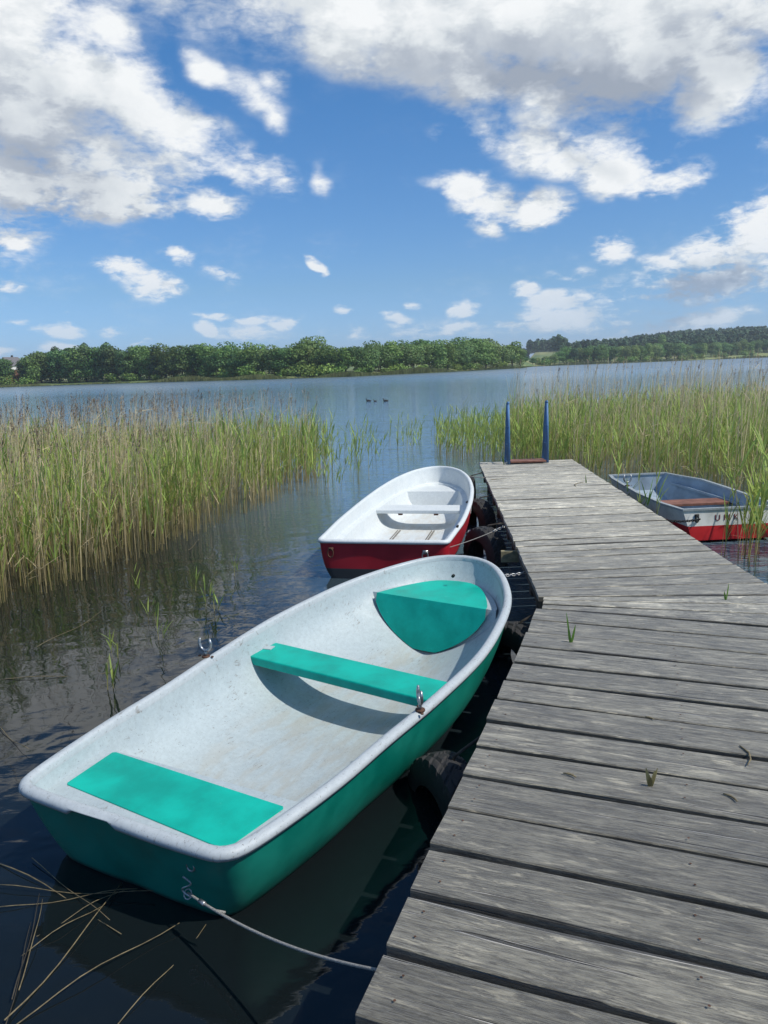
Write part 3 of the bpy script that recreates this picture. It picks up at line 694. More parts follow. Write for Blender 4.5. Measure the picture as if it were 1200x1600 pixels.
def plank(a0, a1, b0, b1, rv=None):
    _plank(a0, a1, b0, b1, rv)
    A0, A1, B0, B1 = (Vector((*p, 0)) for p in (a0, a1, b0, b1))
    if (B0 - A0).length < .12: return
    for t in (.045, .5, .955):
        for q in (.27, .73):
            if rnd.random() < .12: continue
            tt = t + rnd.uniform(-.006, .006); c = A0.lerp(A1, tt).lerp(B0.lerp(B1, tt), q + rnd.uniform(-.05, .05)); k = len(V); r = .0042
            for i in range(6): V.append((c.x - OFF.x + r * math.cos(i * 1.047), c.y - OFF.y + r * math.sin(i * 1.047), DZ + .0065))
            Fc.append(tuple(range(k, k + 6))); UVs.append([(0, 0)] * 6); TONE.append(0.); NAIL.add(len(Fc) - 1)
NAIL = set()
E0 = Vector((-.123, 1.596)); E1 = Vector((1.019, 4.902)); ed = (E1 - E0).normalized()
pd = Vector((math.cos(R(-22)), math.sin(R(-22)))); pn = Vector((-pd.y, pd.x))
def on_edge(s): return E0 + ed * s                     # s metres along the left edge
pitch = .2365; s1 = (Vector((.994, 4.747)) - E0).length
NW = 1.62
s_ = s1; k = 0
while s_ > -3.4:
    gap = rnd.uniform(.022, .032) if s_ < 2.4 else rnd.uniform(.014, .024)
    b0 = on_edge(s_ - gap); a0 = on_edge(s_ - pitch)
    tilt = rnd.uniform(-.006, .006)
    plank(a0, a0 + pd * NW, b0, b0 + pd * (NW + 0) + pn * tilt); s_ -= pitch
def lx(y): return 1.019 + (y - 4.902) * .0725
def rx_(y): return 2.60 + (y - 5.0) * .062
fan = [((.994, 4.752), (2.50, 4.172)), ((1.022, 4.828), (2.54, 4.42)), ((1.040, 4.905), (2.585, 4.632)), ((1.048, 4.975), (2.60, 4.84))]
for (p, q), (p2, q2) in zip(fan[:-1], fan[1:]):
    plank(p, q, (p2[0], p2[1] - .010), (q2[0], q2[1] - .014))
y = 4.985; FP = (12.38 - 4.985) / 35; ang = -.135
for i in range(35):
    a_ = [-.09, -.04, 0, .02, .03, .035][i] if i < 6 else .03 - .06 * (i - 6) / 28
    def yy(yb, aa): return (lx(yb), yb), (rx_(yb), yb + aa * 1.55)
    an = [-.09, -.04, 0, .02, .03, .035][i + 1] if i < 5 else .03 - .06 * (i - 5) / 28
    l0, r0 = yy(y, a_); l1, r1 = yy(y + FP, an); gp = rnd.uniform(.016, .030)
    plank(l0, r0, (l1[0], l1[1] - gp), (r1[0], r1[1] - gp)); y += FP
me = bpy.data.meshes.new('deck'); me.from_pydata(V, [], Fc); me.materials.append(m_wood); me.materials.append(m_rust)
for i in NAIL: me.polygons[i].material_index = 1
ul = me.uv_layers.new(name='UVMap'); i = 0
ra = me.attributes.new('rnd', 'FLOAT', 'FACE'); ra.data.foreach_set('value', TONE)
for f in UVs:
    for q in f: ul.data[i].uv = q; i += 1
deck = bpy.data.objects.new('deck', me); COL.objects.link(deck); deck.parent = jet
def jb(pts, w, h, zc, name='beam', m=m_beam):
    b = MB(); (x0, y0), (x1, y1) = pts; b.beam((x0 - OFF.x, y0 - OFF.y, zc), (x1 - OFF.x, y1 - OFF.y, zc), w, h); return b.build(name, m, jet)
zb = DZ - .036 - .065
for f_ in (.04, .5, .96):                               # stringers
    q = pd * (NW * f_); a = on_edge(-3.3) + q; b_ = on_edge(3.3) + q; jb((a, b_), .06, .12, zb)
    jb(((lx(5.02) + 1.56 * f_, 5.02), (lx(12.3) + 1.46 * f_ + .01, 12.3)), .06, .12, zb + .001)
jb(((1.2, 4.78), (2.5, 4.5)), .08, .1, zb - .115)
for s_ in (-2.6, -.6, 1.3, 3.1):                        # cross bearers and posts
    a = on_edge(s_) ; jb((a + pd * .06, a + pd * 1.56), .08, .10, zb - .112)
    for f_ in (.14, 1.44):
        p = a + pd * f_; b = MB(); b.tube([(p.x - OFF.x, p.y - OFF.y + .09, -.8), (p.x - OFF.x, p.y - OFF.y + .09, zb + .04)], .055, 12); b.build('post', m_beam, jet, True)
for y in (5.9, 7.9, 9.9, 11.9):
    jb(((lx(y) + .05, y), (rx_(y) - .05, y)), .08, .10, zb - .112)
    for x in (lx(y) + .17, rx_(y) - .17):
        b = MB(); b.tube([(x - OFF.x, y + .1 - OFF.y, -.8), (x - OFF.x, y + .1 - OFF.y, zb + .04)], .055, 12); b.build('post', m_beam, jet, True)
jb(((lx(6.55) - .10, 6.72), (lx(6.55) + .5, 6.66)), .05, .10, .30, 'beam', m_pale_beam)

# ladder at the end of the jetty
lad = empty('bathing_ladder', (2.28, 12.1, DZ)); tag(lad, 'blue painted bathing ladder with flaking tall side rails at the end of the jetty', 'ladder')
for sx_, y0 in ((-.30, -.16), (.31, -.12)):
    b = MB(); P0 = [(sx_, y0, .006), (sx_, y0 + .03, .55), (sx_ + .0, y0 + .07, .93)]
    b.tube(P0, .021, 8); r_ = b.build('side_rail', m_blue, lad, True)
    b = MB(); b.tube([(sx_, y0 + .36, -.9), (sx_, y0 + .33, .05), (sx_, y0 + .22, .6), (sx_, y0 + .12, .95), (sx_, y0 + .075, .955), (sx_, y0 + .065, .93)], .021, 8)
    b.build('side_rail', m_blue, lad, True)
    b = MB()
    for q in range(1, 5):
        t = q / 5; b.tube([(sx_, y0 + .36 * t * .95, .02), (sx_, y0 + .03 + .25 * t, .5), (sx_, y0 + .08 + .07 * t, .9 - .03 * t)], .008, 6)
    for z, l in ((.03, .34), (.3, .30), (.58, .20)): b.tube([(sx_, y0 + .01, z), (sx_, y0 + l, z)], .010, 6)
    b.build('rail_grille', m_blue, lad, True)
MB().box((0, -.03, .035), (.56, .27, .028)).build('step', m_brown, lad, bevel=.004)
for z in (-.2, -.5): MB().box((0, .2, z), (.58, .09, .03)).build('rung', m_brown, lad)

# ------------------------------------------------------------------ boats
def catmull(P, n):
    P = [Vector(p) for p in P]; Q = [P[0] * 2 - P[1]] + P + [P[-1] * 2 - P[-2]]; dense = []
    for i in range(1, len(Q) - 2):
        for k in range(24):
            t = k / 24; a, b, c, d = Q[i - 1:i + 3]
            dense.append(.5 * ((2 * b) + (c - a) * t + (2 * a - 5 * b + 4 * c - d) * t * t + (3 * b - 3 * c + d - a) * t ** 3))
    dense.append(P[-1]); L = [0]
    for i in range(1, len(dense)): L.append(L[-1] + (dense[i] - dense[i - 1]).length)
    L = np.array(L); D = np.array([tuple(p) for p in dense]); s = np.linspace(0, L[-1], n)
    return np.c_[np.interp(s, L, D[:, 0]), np.interp(s, L, D[:, 1])]
class Hull:
    def __init__(h, half, zs, zb, L, n=120):
        h.H = catmull(half, n); h.zs, h.zb, h.L = zs, zb, L
        h.loop = np.r_[h.H, np.c_[h.H[-2:0:-1, 0], -h.H[-2:0:-1, 1]]]      # closed outline, y to both sides
        nx = np.roll(h.loop, -1, 0) - np.roll(h.loop, 1, 0); nx /= np.linalg.norm(nx, axis=1)[:, None]
        h.N = np.c_[nx[:, 1], -nx[:, 0]]                                      # inward
    def sheer(h, s): return h.zs + (h.zb - h.zs) * np.clip(s / h.L, 0, 1) ** 2
    def out(h, inset): return h.loop + h.N * inset
    def low(h, inset, ztop, zbot, n, K, rake, rakeb, flare=0, pb=1.6):
        """loops closing from ztop down to zbot with a rounded section"""
        O = h.out(inset); smin, smax = O[:, 0].min(), O[:, 0].max(); zt = ztop if np.ndim(ztop) else np.full(len(O), ztop); Ls = []
        for k in range(K + 1):
            th = math.pi / 2 * k / K; w = math.sin(th) ** (2 / n); g = max(math.cos(th), 0) ** (2 / n) * (1 - flare * w)
            a = smin + rake * w; b = smax - rakeb * w ** pb
            Ls.append(np.c_[a + (O[:, 0] - smin) / (smax - smin) * (b - a), O[:, 1] * g, zt - w * (zt - zbot)])
        return Ls
    def half_at(h, s, z, inset, zbot, n, rake, rakeb, flare=0, pb=1.6, ztop=None):
        zt = (h.sheer(s) - .03) if ztop is None else ztop; w = min(max((zt - z) / (zt - zbot), 0), .999)
        g = (1 - w ** n) ** (1 / n) * (1 - flare * w); O = h.out(inset); smin, smax = O[:, 0].min(), O[:, 0].max()
        a = smin + rake * w; b = smax - rakeb * w ** pb; s0 = smin + (s - a) / (b - a) * (smax - smin)
        m = O[:, 1] >= -1e-6; P_ = O[m]; o = np.argsort(P_[:, 0]); return float(np.interp(s0, P_[o, 0], P_[o, 1], right=0)) * g
def loops_mesh(Ls, name, m, parent, flip=False, cap=False):
    n = len(Ls[0]); b = MB(); vs = np.concatenate(Ls); fs = []
    for i in range(len(Ls) - 1):
        for k in range(n):
            l = (k + 1) % n; f = (i * n + k, (i + 1) * n + k, (i + 1) * n + l, i * n + l); fs.append(f[::-1] if flip else f)
    b.v = [tuple(p) for p in vs]; b.f = fs; return b.build(name, m, parent, True)
def rim(h, name, m, parent, w=.055, drop=.035, notch=None, over=.02):
    prof = [(over + .004, -drop), (.004, -drop - .001), (-.003, -drop * .5), (.002, -.003), (.014, .006), (w * .6, .008), (w - .006, .004), (w, -.006), (w + .004, -.04)]
    Ls = []; s = h.sheer(h.loop[:, 0])
    for off, dz in prof:
        O = h.out(off); dd = np.full(len(O), dz)
        if notch is not None and dz < -drop * .4:
            mk = (h.loop[:, 0] < .04) & (h.loop[:, 1] > notch[0]) & (h.loop[:, 1] < notch[1]); dd = np.where(mk, dd * .25, dd)
        Ls.append(np.c_[O, s + dd])
    return loops_mesh(Ls, name, m, parent)
def slab(pts, z, th, name, m, parent, bevel=.006):
    n = len(pts); b = MB(); b.add([(x, y, z - th) for x, y in pts] + [(x, y, z) for x, y in pts], [tuple(range(n))[::-1], tuple(range(n, 2 * n))] + [(i, (i + 1) % n, (i + 1) % n + n, i + n) for i in range(n)])
    return b.build(name, m, parent, bevel=bevel)
def horseshoe(parent, loc, rz, s=1., z0=0.):
    """rowlock: base plate, pin and open U"""
    e = MB(); r = .036 * s
    pts = [(0, -r * .86, .112 * s), (0, -r * 1.06, .085 * s)] + [(0, -math.cos(a) * r, .075 * s - math.sin(a) * r * 1.05) for a in np.linspace(0, math.pi, 9)] + [(0, r * 1.06, .085 * s), (0, r * .86, .112 * s)]
    Mr = Matrix.Rotation(rz, 3, 'Z'); f = lambda p: Mr @ Vector(p) + Vector(loc)
    e.tube([f(p) for p in pts], [.006 * s, .009 * s] + [.0095 * s] * (len(pts) - 4) + [.009 * s, .006 * s], 8); e.tube([f((0, 0, 0)), f((0, 0, .042 * s))], .009 * s, 8)
    o = e.build('rowlock', m_steel, parent, True)
    q = MB(); q.tube([f((0, 0, -.002)), f((0, 0, .007))], .024 * s, 10)
    for k in (-1, 1): q.tube([f((0, k * .042 * s, 0)), f((0, k * .042 * s, .006))], .008, 8)
    q.build('base_plate', m_rust, o, True); return o
def face_block(h, sfun, z, zl, kw, scale, name, m, parent, nseg=20, s_end=None, skew=0):
    """moulded seat in the bow: flat top reaching forward plus a curved front face going down to the floor"""
    inner = lambda s, zz: h.half_at(s, zz, **kw) * scale
    s0 = sfun; smax = s_end; ss = np.linspace(s0, smax, 22); right = [(s, inner(s, z)) for s in ss if inner(s, z) > .01]
    top = [(s + skew * y * (1 if i == 0 else .5), y) for i, (s, y) in enumerate(right)] + [(s - skew * y * (1 if i == len(right) - 1 else .5), -y) for i, (s, y) in enumerate(right[::-1])]
    n = len(top); b = MB(); b.add([(x, y, z) for x, y in top], [tuple(range(n))]); Y = right[0][1]
    ys = np.linspace(-Y, Y, nseg + 1); vs = []
    for y in ys:                                     # curved lower edge found on the inner skin
        lo_, hi_ = kw['zbot'] + .004, z
        for _ in range(18):
            mid = (lo_ + hi_) / 2
            if inner(s0 - .08, mid) > abs(y): hi_ = mid
            else: lo_ = mid
        zb_ = max(hi_, zl); vs += [(s0 + skew * y, y, z), (s0 + skew * y - (z - zb_) * .32, y, zb_)]
    b.add(vs, [(2 * i, 2 * i + 1, 2 * i + 3, 2 * i + 2) for i in range(nseg)])
    o = b.build(name, m, parent, False)
    o['edge'] = 0; del o['edge']
    face_block.edges = [(x, y, z) for x, y in top], [vs[2 * i + 1] for i in range(nseg + 1)]
    w = o.modifiers.new('weld', 'WELD'); w.merge_threshold = .002
    bv = o.modifiers.new('bevel', 'BEVEL'); bv.width = .012; bv.segments = 3; bv.limit_method = 'ANGLE'; bv.angle_limit = R(40)
    return o
def link_chain(path, size=.03, r=.0035):
    """interlocking oval links along a path (list of points) -> MB"""
    P_ = [Vector(p) for p in path]; b = MB(); L = [0]
    for i in range(1, len(P_)): L.append(L[-1] + (P_[i] - P_[i - 1]).length)
    n = max(2, int(L[-1] / (size * .72)))
    def pos(d):
        for i in range(1, len(P_)):
            if d <= L[i] or i == len(P_) - 1: return P_[i - 1].lerp(P_[i], (d - L[i - 1]) / max(1e-6, L[i] - L[i - 1]))
    for k in range(n):
        d = (k + .5) / n * L[-1]; c = pos(d); t = (pos(min(L[-1], d + .01)) - pos(max(0, d - .01))).normalized()
        u = t.orthogonal().normalized(); v = t.cross(u); u = (u if k % 2 else v)
        b.tube([c + t * math.cos(a) * size * .5 + u * math.sin(a) * size * .3 for a in np.linspace(0, 2 * math.pi, 11)[:-1]], r, 5, closed=True)
    return b
def sag(a, b, s, n=20):
    a, b = Vector(a), Vector(b); return [a.lerp(b, t) + Vector((0, 0, -4 * s * t * (1 - t))) for t in np.linspace(0, 1, n)]
def loc2w(O, th, s, nr, z):               # boat-local: s forward, nr to starboard
    d = (math.cos(R(th)), math.sin(R(th))); return Vector((O[0] + d[0] * s + d[1] * nr, O[1] + d[1] * s - d[0] * nr, z))

# --- green boat
GO, GT = (-1.085, 2.645), 61.6
gb = empty('rowing_boat', (*GO, 0), R(GT)); tag(gb, 'green rowing boat with worn pale inside and turquoise seats, nearest the camera', 'rowing boat', 'boats moored at the jetty')
half = [(0, 0), (-.005, .22), (0, .42), (.008, .50), (.032, .548), (.10, .59), (.3, .63), (.63, .672), (1.0, .695), (1.45, .735), (2.0, .755), (2.5, .70), (2.85, .62), (3.14, .50), (3.35, .375), (3.48, .26), (3.555, .13), (3.578, 0)]
hg = Hull(half, .36, .55, 3.575)
shg = hg.sheer(hg.loop[:, 0])
loops_mesh(hg.low(.018, shg - .02, -.16, 2.6, 18, .15, .95, .05), 'hull', m_green, gb)
kwg = dict(inset=.055, zbot=.015, n=2.7, rake=.14, rakeb=.75, flare=.07)
loops_mesh(hg.low(.055, shg - .03, .015, 2.7, 20, .14, .75, .07), 'inner_shell', m_pale, gb, flip=True)
rim(hg, 'gunwale', m_rimpale, gb, .050, .033, notch=(-.02, .20) )
ig = lambda s, z: hg.half_at(s, z, **kwg)
# stern seat: pale moulding with a painted top
ss = np.linspace(.092, .53, 12)
pts = [(s, ig(s, .272) + .01) for s in ss]; pts = pts + [(s, -y) for s, y in pts[::-1]]
mo = slab(pts, .272, .05, 'seat_moulding', m_pale, gb, .004)
pts = [(.165, -.50), (.475, -.535), (.49, -.52), (.475, .545), (.165, .50)]
slab([(.145, -.43), (.15, -.44), (.46, -.478), (.472, -.468), (.515, .515), (.505, .53), (.225, .50), (.215, .488)], .277, .03, 'stern_seat', m_teal, gb, .003)
# thwart (slightly skewed)
def thwart(h, inner, s0, s1, z, th, skew, name, m, parent):
    def q(s, sg):
        y = .6
        for _ in range(6): y = inner(s + skew * sg * y, z - th / 2) + .015
        return (s + skew * sg * y, sg * y)
    return slab([q(s0, -1), q(s0, 1), q((s0 + s1) / 2, 1), q(s1, 1), q(s1, -1), q((s0 + s1) / 2, -1)][0:6], z, th, name, m, parent, .008)
# local y axis points to port; starboard is negative y, so skew is mirrored
tw = thwart(hg, ig, 1.665, 1.93, .285, .055, .11, 'thwart', m_teal, gb)
MB().box((1.90, .655, .287), (.06, .055, .006), R(8)).build('repair_patch', m_pale, tw)
face_block(hg, 2.925, .377, .018, kwg, .985, 'locker_moulding', m_pale, gb, s_end=3.5, skew=.09)
face_block(hg, 2.90, .385, .05, kwg, .835, 'bow_locker', m_teal, gb, s_end=3.44, skew=.09)
horseshoe(gb, (1.40, .725, hg.sheer(1.4) + .008), R(0) + .15, 1.0); horseshoe(gb, (1.27, -.705, hg.sheer(1.27) + .008), R(-52), 1.0)
MB().tube([(3.28, -.02, .462), (3.30, -.02, .466)], .012, 8).build('drain_hole', m_black, gb)
q = MB(); q.tube([(1.30 + .05 * math.cos(a), -.735 - .0, .24 + .02 * math.sin(a)) for a in (0, 2, 4)], .006, 6); 
# eye on the transom for the mooring line
tz = MB(); tz.tube([(.045 + .0, -.36 + .018 * math.cos(a), .245 + .018 * math.sin(a)) for a in np.linspace(0, 2 * math.pi, 11)[:-1]], .004, 6, closed=True); tz.build('mooring_eye', m_steel, gb, True)

# --- red boat
RO, RT = (-.035, 7.12), 77.9
rb = empty('rowing_boat', (*RO, 0), R(RT)); tag(rb, 'red rowing boat with clean white inside, moored ahead of the green one', 'rowing boat', 'boats moored at the jetty')
half = [(0, 0), (-.005, .3), (0, .53), (.006, .60), (.03, .632), (.09, .648), (.4, .665), (1.0, .692), (1.8, .685), (2.4, .655), (2.9, .605), (3.4, .515), (3.8, .385), (4.03, .24), (4.13, .11), (4.16, 0)]
hr = Hull(half, .39, .56, 4.16); shr_ = hr.sheer(hr.loop[:, 0])
loops_mesh(hr.low(.018, shr_ - .02, -.16, 3.2, 18, .03, .30, .06), 'hull', m_red, rb)
led = .285 + np.maximum(0, shr_ - .42) * .35
Lr = [np.c_[hr.out(.055), shr_ - .03], np.c_[hr.out(.078), led + .004], np.c_[hr.out(.079), led], np.c_[hr.out(.083), led - .001], np.c_[hr.out(.142), led - .004], np.c_[hr.out(.146), led - .006], np.c_[hr.out(.147), led - .012]]
kwr = dict(inset=.149, zbot=.03, n=4.2, rake=.05, rakeb=.5, flare=.10, ztop=.27)
lowr = hr.low(.149, led - .018, .03, 4.2, 18, .05, .5, .10)
loops_mesh(Lr + lowr, 'inner_shell', m_white, rb, flip=True)
rim(hr, 'gunwale', m_white, rb, .05, .03)
ir = lambda s, z: hr.half_at(s, z, inset=.075, zbot=.03, n=4.2, rake=.05, rakeb=.5, flare=.1)
thr = thwart(hr, lambda s, z: hr.half_at(s, .27, inset=.045, zbot=-.6, n=3, rake=0, rakeb=0), 2.13, 2.5, .285, .045, 0, 'thwart', m_white, rb)
for y in (-.22, .22): MB().box((2.155, y, .232), (.05, .05, .02)).build('bracket', m_rust, thr)
kwb = dict(inset=.12, zbot=.03, n=4.2, rake=.05, rakeb=.5, flare=.10, ztop=.32)
face_block(hr, 3.42, .305, .05, kwb, .985, 'bow_seat', m_white, rb, s_end=4.1)
for y in (-.20, .22):
    b = MB(); b.box((1.35, y, .038), (1.5, .014, .012)); b.box((1.35, y + .03, .038), (1.5, .008, .012)); b.build('floor_groove', m_groove, rb)
for y, z in ((.50, .315), (-.42, .30)):
    b = MB(); b.box((-.004, y, z - .01), (.012, .05, .03)); b.tube([(-.022, y + .028 * math.cos(a), z - .045 + .045 * math.sin(a)) for a in np.linspace(0, 2 * math.pi, 13)[:-1]], .006, 6, closed=True); b.build('mooring_ring', m_rust if y > 0 else m_steel, rb, True)
MB().box((.62, -.655, .40), (.07, .02, .03)).build('rowlock_socket', m_black, rb)

# --- dinghy on the right: flat transom with lettering, pram bow
db = empty('dinghy', (3.79, 8.2, 0), R(93)); tag(db, 'small blunt dinghy, red and white outside and blue grey inside, half hidden in the reeds', 'dinghy', 'boats moored at the jetty')
st = [(0, .555, .37, .44, .03), (.5, .59, .36, .46, -.06), (1.2, .60, .37, .47, -.08), (1.9, .56, .39, .44, -.06), (2.4, .48, .375, .36, .02), (2.72, .41, .375, .31, .12)]
zmid = .19
def ring(s, b, zt, bb, zb2, ins=0):
    f = (zmid - zb2) / (zt - zb2); bm = bb + (b - bb) * f
    return [(s, b - ins, zt), (s, bm - ins, zmid), (s, bb - ins, zb2 + ins), (s, -bb + ins, zb2 + ins), (s, -bm + ins, zmid), (s, -b + ins, zt)]
def shellpart(name, m, cols, ins=0, flip=False, ends=True, endf=None, shift=0):
    b = MB(); n = 6
    for i, q in enumerate(st):
        s = q[0]
        if ins: s = min(max(s, .03), 2.69)
        b.v += ring(s, *q[1:], ins)
    for i in range(len(st) - 1):
        for k in cols:
            f = (i * n + k, i * n + k + 1, (i + 1) * n + k + 1, (i + 1) * n + k); b.f.append(f if flip else f[::-1])
    for e_ in (0, len(st) - 1):
        for f in endf: b.f.append(tuple(e_ * n + k for k in f))
    return b.build(name, m, db)
shellpart('upper_hull', m_whitep, (0, 4), endf=[(0, 1, 4, 5)])
shellpart('lower_hull', m_redlow, (1, 2, 3), endf=[(1, 2, 3, 4)])
shellpart('inner_shell', m_bluegrey, (0, 1, 2, 3, 4), ins=.028, flip=True, endf=[(0, 1, 4, 5), (1, 2, 3, 4)])
b = MB()
gp = [(s, bb_, z_) for s, bb_, z_, _, _ in st]
for sg in (-1, 1):
    for (s0_, b0_, z0_), (s1_, b1_, z1_) in zip(gp[:-1], gp[1:]): b.beam((s0_ - (.002 if s0_ else -.0), sg * (b0_ - .012), z0_ + .004), (s1_ + .002, sg * (b1_ - .012), z1_ + .004), .045, .022)
b.beam((.008, -.56, .376), (.008, .56, .376), .04, .022); b.beam((2.70, -.41, .381), (2.70, .41, .381), .045, .022)
b.build('gunwale', simple('dull_aluminium', (.42, .46, .48), .45, .3, 30, .25, .1), db)
MB().box((1.15, 0, .235), (.30, 1.07, .035)).build('thwart', m_brown, db, bevel=.005)
MB().box((.25, 0, .215), (.35, 1.0, .03)).build('stern_seat', m_bluegrey, db, bevel=.005)
for sg in (1, -1): b = MB(); b.beam((.6, sg * .535, .25), (2.5, sg * .40, .27), .03, .03); b.build('side_rib', m_bluegrey, db)
horseshoe(db, (1.62, .56, .40), .1, 1.3)
def text_part(txt, size, M_, m, parent, name='lettering'):
    cu = bpy.data.curves.new(name, 'FONT'); cu.body = txt; cu.size = size; cu.extrude = .001; cu.space_character = 1.7
    o = bpy.data.objects.new('tmp', cu); COL.objects.link(o); bpy.context.view_layer.update()
    me_ = bpy.data.meshes.new_from_object(o.evaluated_get(bpy.context.evaluated_depsgraph_get())); bpy.data.objects.remove(o)
    me_.name = name; me_.materials.clear(); me_.materials.append(m); me_.transform(M_)
    p = bpy.data.objects.new(name, me_); COL.objects.link(p); p.parent = parent; return p
# transom faces -x of the boat; text runs from port (+y) to starboard (-y)
MT = Matrix(((0, 0, -1, -.004), (-1, 0, 0, .20), (0, 1, 0, .245), (0, 0, 0, 1)))
text_part('UNK', .095, MT, m_letter, db)
b = MB(); b.tube([(-.012, .40 + .02 * math.cos(a), .27 + .035 * math.sin(a)) for a in np.linspace(0, 6.28, 11)[:-1]], .007, 6, closed=True); b.box((-.006, .40, .31), (.012, .045, .03)); b.build('mooring_ring', m_black, db, True)

# ------------------------------------------------------------------ tyres hung on the jetty as fenders
def tyre(c, axis_deg, label, Rr=.30, wd=.19, tilt=0., tread=True):
    e = empty('tyre', c); tag(e, label, 'tyre', 'old tyres hung along the jetty')
    e.rotation_euler = (0, tilt, R(axis_deg))              # local x = tyre axis
    na, nb = 168, 25; V = []
    for i in range(na):
        a = 2 * math.pi * i / na
        for k in range(nb):
            t = k / (nb - 1) * 2 - 1                        # across: -1 inner bead left .. 1 bead right
            q = abs(t)
            if q < .52: x = t / .52 * wd * .42; r = Rr - .012 * (q / .52) ** 2; tr_ = True
            else:
                u = (q - .52) / .48; x = math.copysign(wd * (.42 + .10 * math.sin(u * math.pi * .62)), t); r = Rr - .012 - u * (Rr * .40); tr_ = False
            if tread and q < .60:
                zig = (k + (i // 3) * 2) % 7 if t > 0 else (k - (i // 3) * 2) % 7
                if k in (9, 15) or (i + (abs(k - 12)) ) % 7 < 2: r -= .008
            V.append((x, math.cos(a) * r, math.sin(a) * r))
    idx = np.arange(na * nb).reshape(na, nb); nx_ = np.roll(idx, -1, 0)
    Fq = np.c_[idx[:, :-1].ravel(), nx_[:, :-1].ravel(), nx_[:, 1:].ravel(), idx[:, 1:].ravel()][:, ::-1]
    o = npmesh('tread', np.array(V), Fq, m_rubber, e, smooth=False); o.data.shade_smooth() if not tread else None
    b = MB(); h = Rr + .0
    ex = lx(c[1]) + .05 if c[1] > 4.95 else E0.x + (c[1] - E0.y) * ed.x / ed.y + .05
    w = Matrix.Rotation(-R(axis_deg), 3, 'Z') @ Vector((ex - c[0], 0, 0))
    b.tube([(0, 0, Rr * .8), (w.x * .15, w.y * .15, Rr + .012), (w.x, w.y, DZ - .05 - c[2])], .008, 6); b.build('rope', m_beam, e, True)
tyre((.25, 3.27, -.075), 203, 'treaded black tyre beside the middle of the green boat')
tyre((.86, 4.92, -.01), 212, 'black tyre close to the green bow, just before the bend of the jetty')
tyre((1.03, 7.75, .05), 206, 'black tyre beside the stern half of the red boat', .31)
tyre((1.17, 9.45, .05), 206, 'black tyre beside the bow half of the red boat, farther along the jetty', .31)
tyre((1.30, 11.55, .07), 176, 'small dark tyre ahead of the red boat near the end of the jetty', .27)

# ------------------------------------------------------------------ mooring lines
ml = empty('mooring_line', (-.6, 2.45, .2)); tag(ml, 'thin grey rope with steel hook from the green stern to the jetty edge', 'mooring line')
o0 = Vector((-.6, 2.45, .2)); A = loc2w(GO, GT, .02, .36, .205); Bp = Vector((-.055, 1.80, .415))
b = MB(); pts = [p - o0 for p in sag(A - Vector((0, 0, .05)), Bp, .045, 26)]; b.tube(pts, .0048, 7); b.tube([pts[3], pts[4] + Vector((.012, -.004, -.004)), pts[5] + Vector((.022, .004, -.004))], .0045, 6)
b.build('rope', m_rope, ml, True)
b = MB()
cc0 = A - o0; 
def s_hook(c, s):
    return [c + Vector((s * .55 * math.sin(t) * (1), -.2 * s * math.sin(t), -s * (t / 3.3) + s * .6)) for t in np.linspace(-.6, 2 * math.pi + .6, 22)]
b.tube(s_hook(cc0 + Vector((0, -.01, -.005)), .034), .0035, 6); b.tube([cc0 + Vector((.014 * math.cos(a), .01 * math.sin(a), -.055 + .014 * math.sin(a))) for a in np.linspace(0, 6.28, 10)[:-1]], .003, 6, closed=True)
b.tube([pts[2], pts[2] + (pts[3] - pts[2]) * .8], .0085, 8)
b.build('hook', m_steel, ml, True)
A = loc2w(RO, RT, -.02, .40, .275); Bp = Vector((lx(7.6) + .01, 7.55, .41)); e = empty('mooring_chain', A); tag(e, 'rope and chain from the red stern to the jetty', 'mooring chain')
path = sag(A, Bp, .03, 18); b = MB(); b.tube([p - A for p in path[4:15]], .004, 6); b.build('rope', m_rope, e, True)
link_chain([p - A for p in path[:6]], .034).build('chain', m_steel, e, True); link_chain([p - A for p in path[14:]], .034).build('chain', m_steel, e, True)
A = loc2w(GO, GT, 3.50, .16, .46); Bp = Vector((lx(5.75) + .01, 5.8, .40)); e = empty('mooring_chain', A); tag(e, 'short steel chain from the green bow to the jetty', 'mooring chain')
link_chain([p - A for p in sag(A, Bp, .03, 18)], .034).build('chain', m_steel, e, True)
A = loc2w(RO, RT, 4.05, .15, .50); Bp = Vector((lx(10.9), 10.9, .41)); e = empty('mooring_line', A); tag(e, 'pale rope from the red bow to the far part of the jetty', 'mooring line')
b = MB(); b.tube([p - A for p in sag(A, Bp, .02, 12)], .006, 6); b.build('rope', m_rope, e, True)
A = Vector((3.42, 8.16, .27)); Bp = Vector((rx_(7.9) + .02, 7.9, .36)); e = empty('mooring_chain', A); tag(e, 'dark chain from the dinghy transom to the right side of the jetty', 'mooring chain')
link_chain([p - A for p in sag(A, Bp, .03, 10)], .04, .005).build('chain', m_black, e, True)
# crumpled litter floating between red boat and jetty
b = MB(); k = 0
V = []; nn = 7
for i in range(nn):
    for j in range(nn): V.append((i * .035 - .1 + rnd.uniform(-.01, .01), j * .04 - .12 + rnd.uniform(-.01, .01), .02 + rnd.uniform(0, .05)))
b.add(V, [(i * nn + j, (i + 1) * nn + j, (i + 1) * nn + j + 1, i * nn + j + 1) for i in range(nn - 1) for j in range(nn - 1)])
o = b.build('plastic_bag', simple('white_plastic', (.6, .62, .66), .35, 0, 20, .2, 0), None); o.location = (1.10, 8.95, .0); o.modifiers.new('thick', 'SOLIDIFY').thickness = .002
tag(o, 'crumpled white plastic bag floating between the two middle tyres', 'plastic bag')

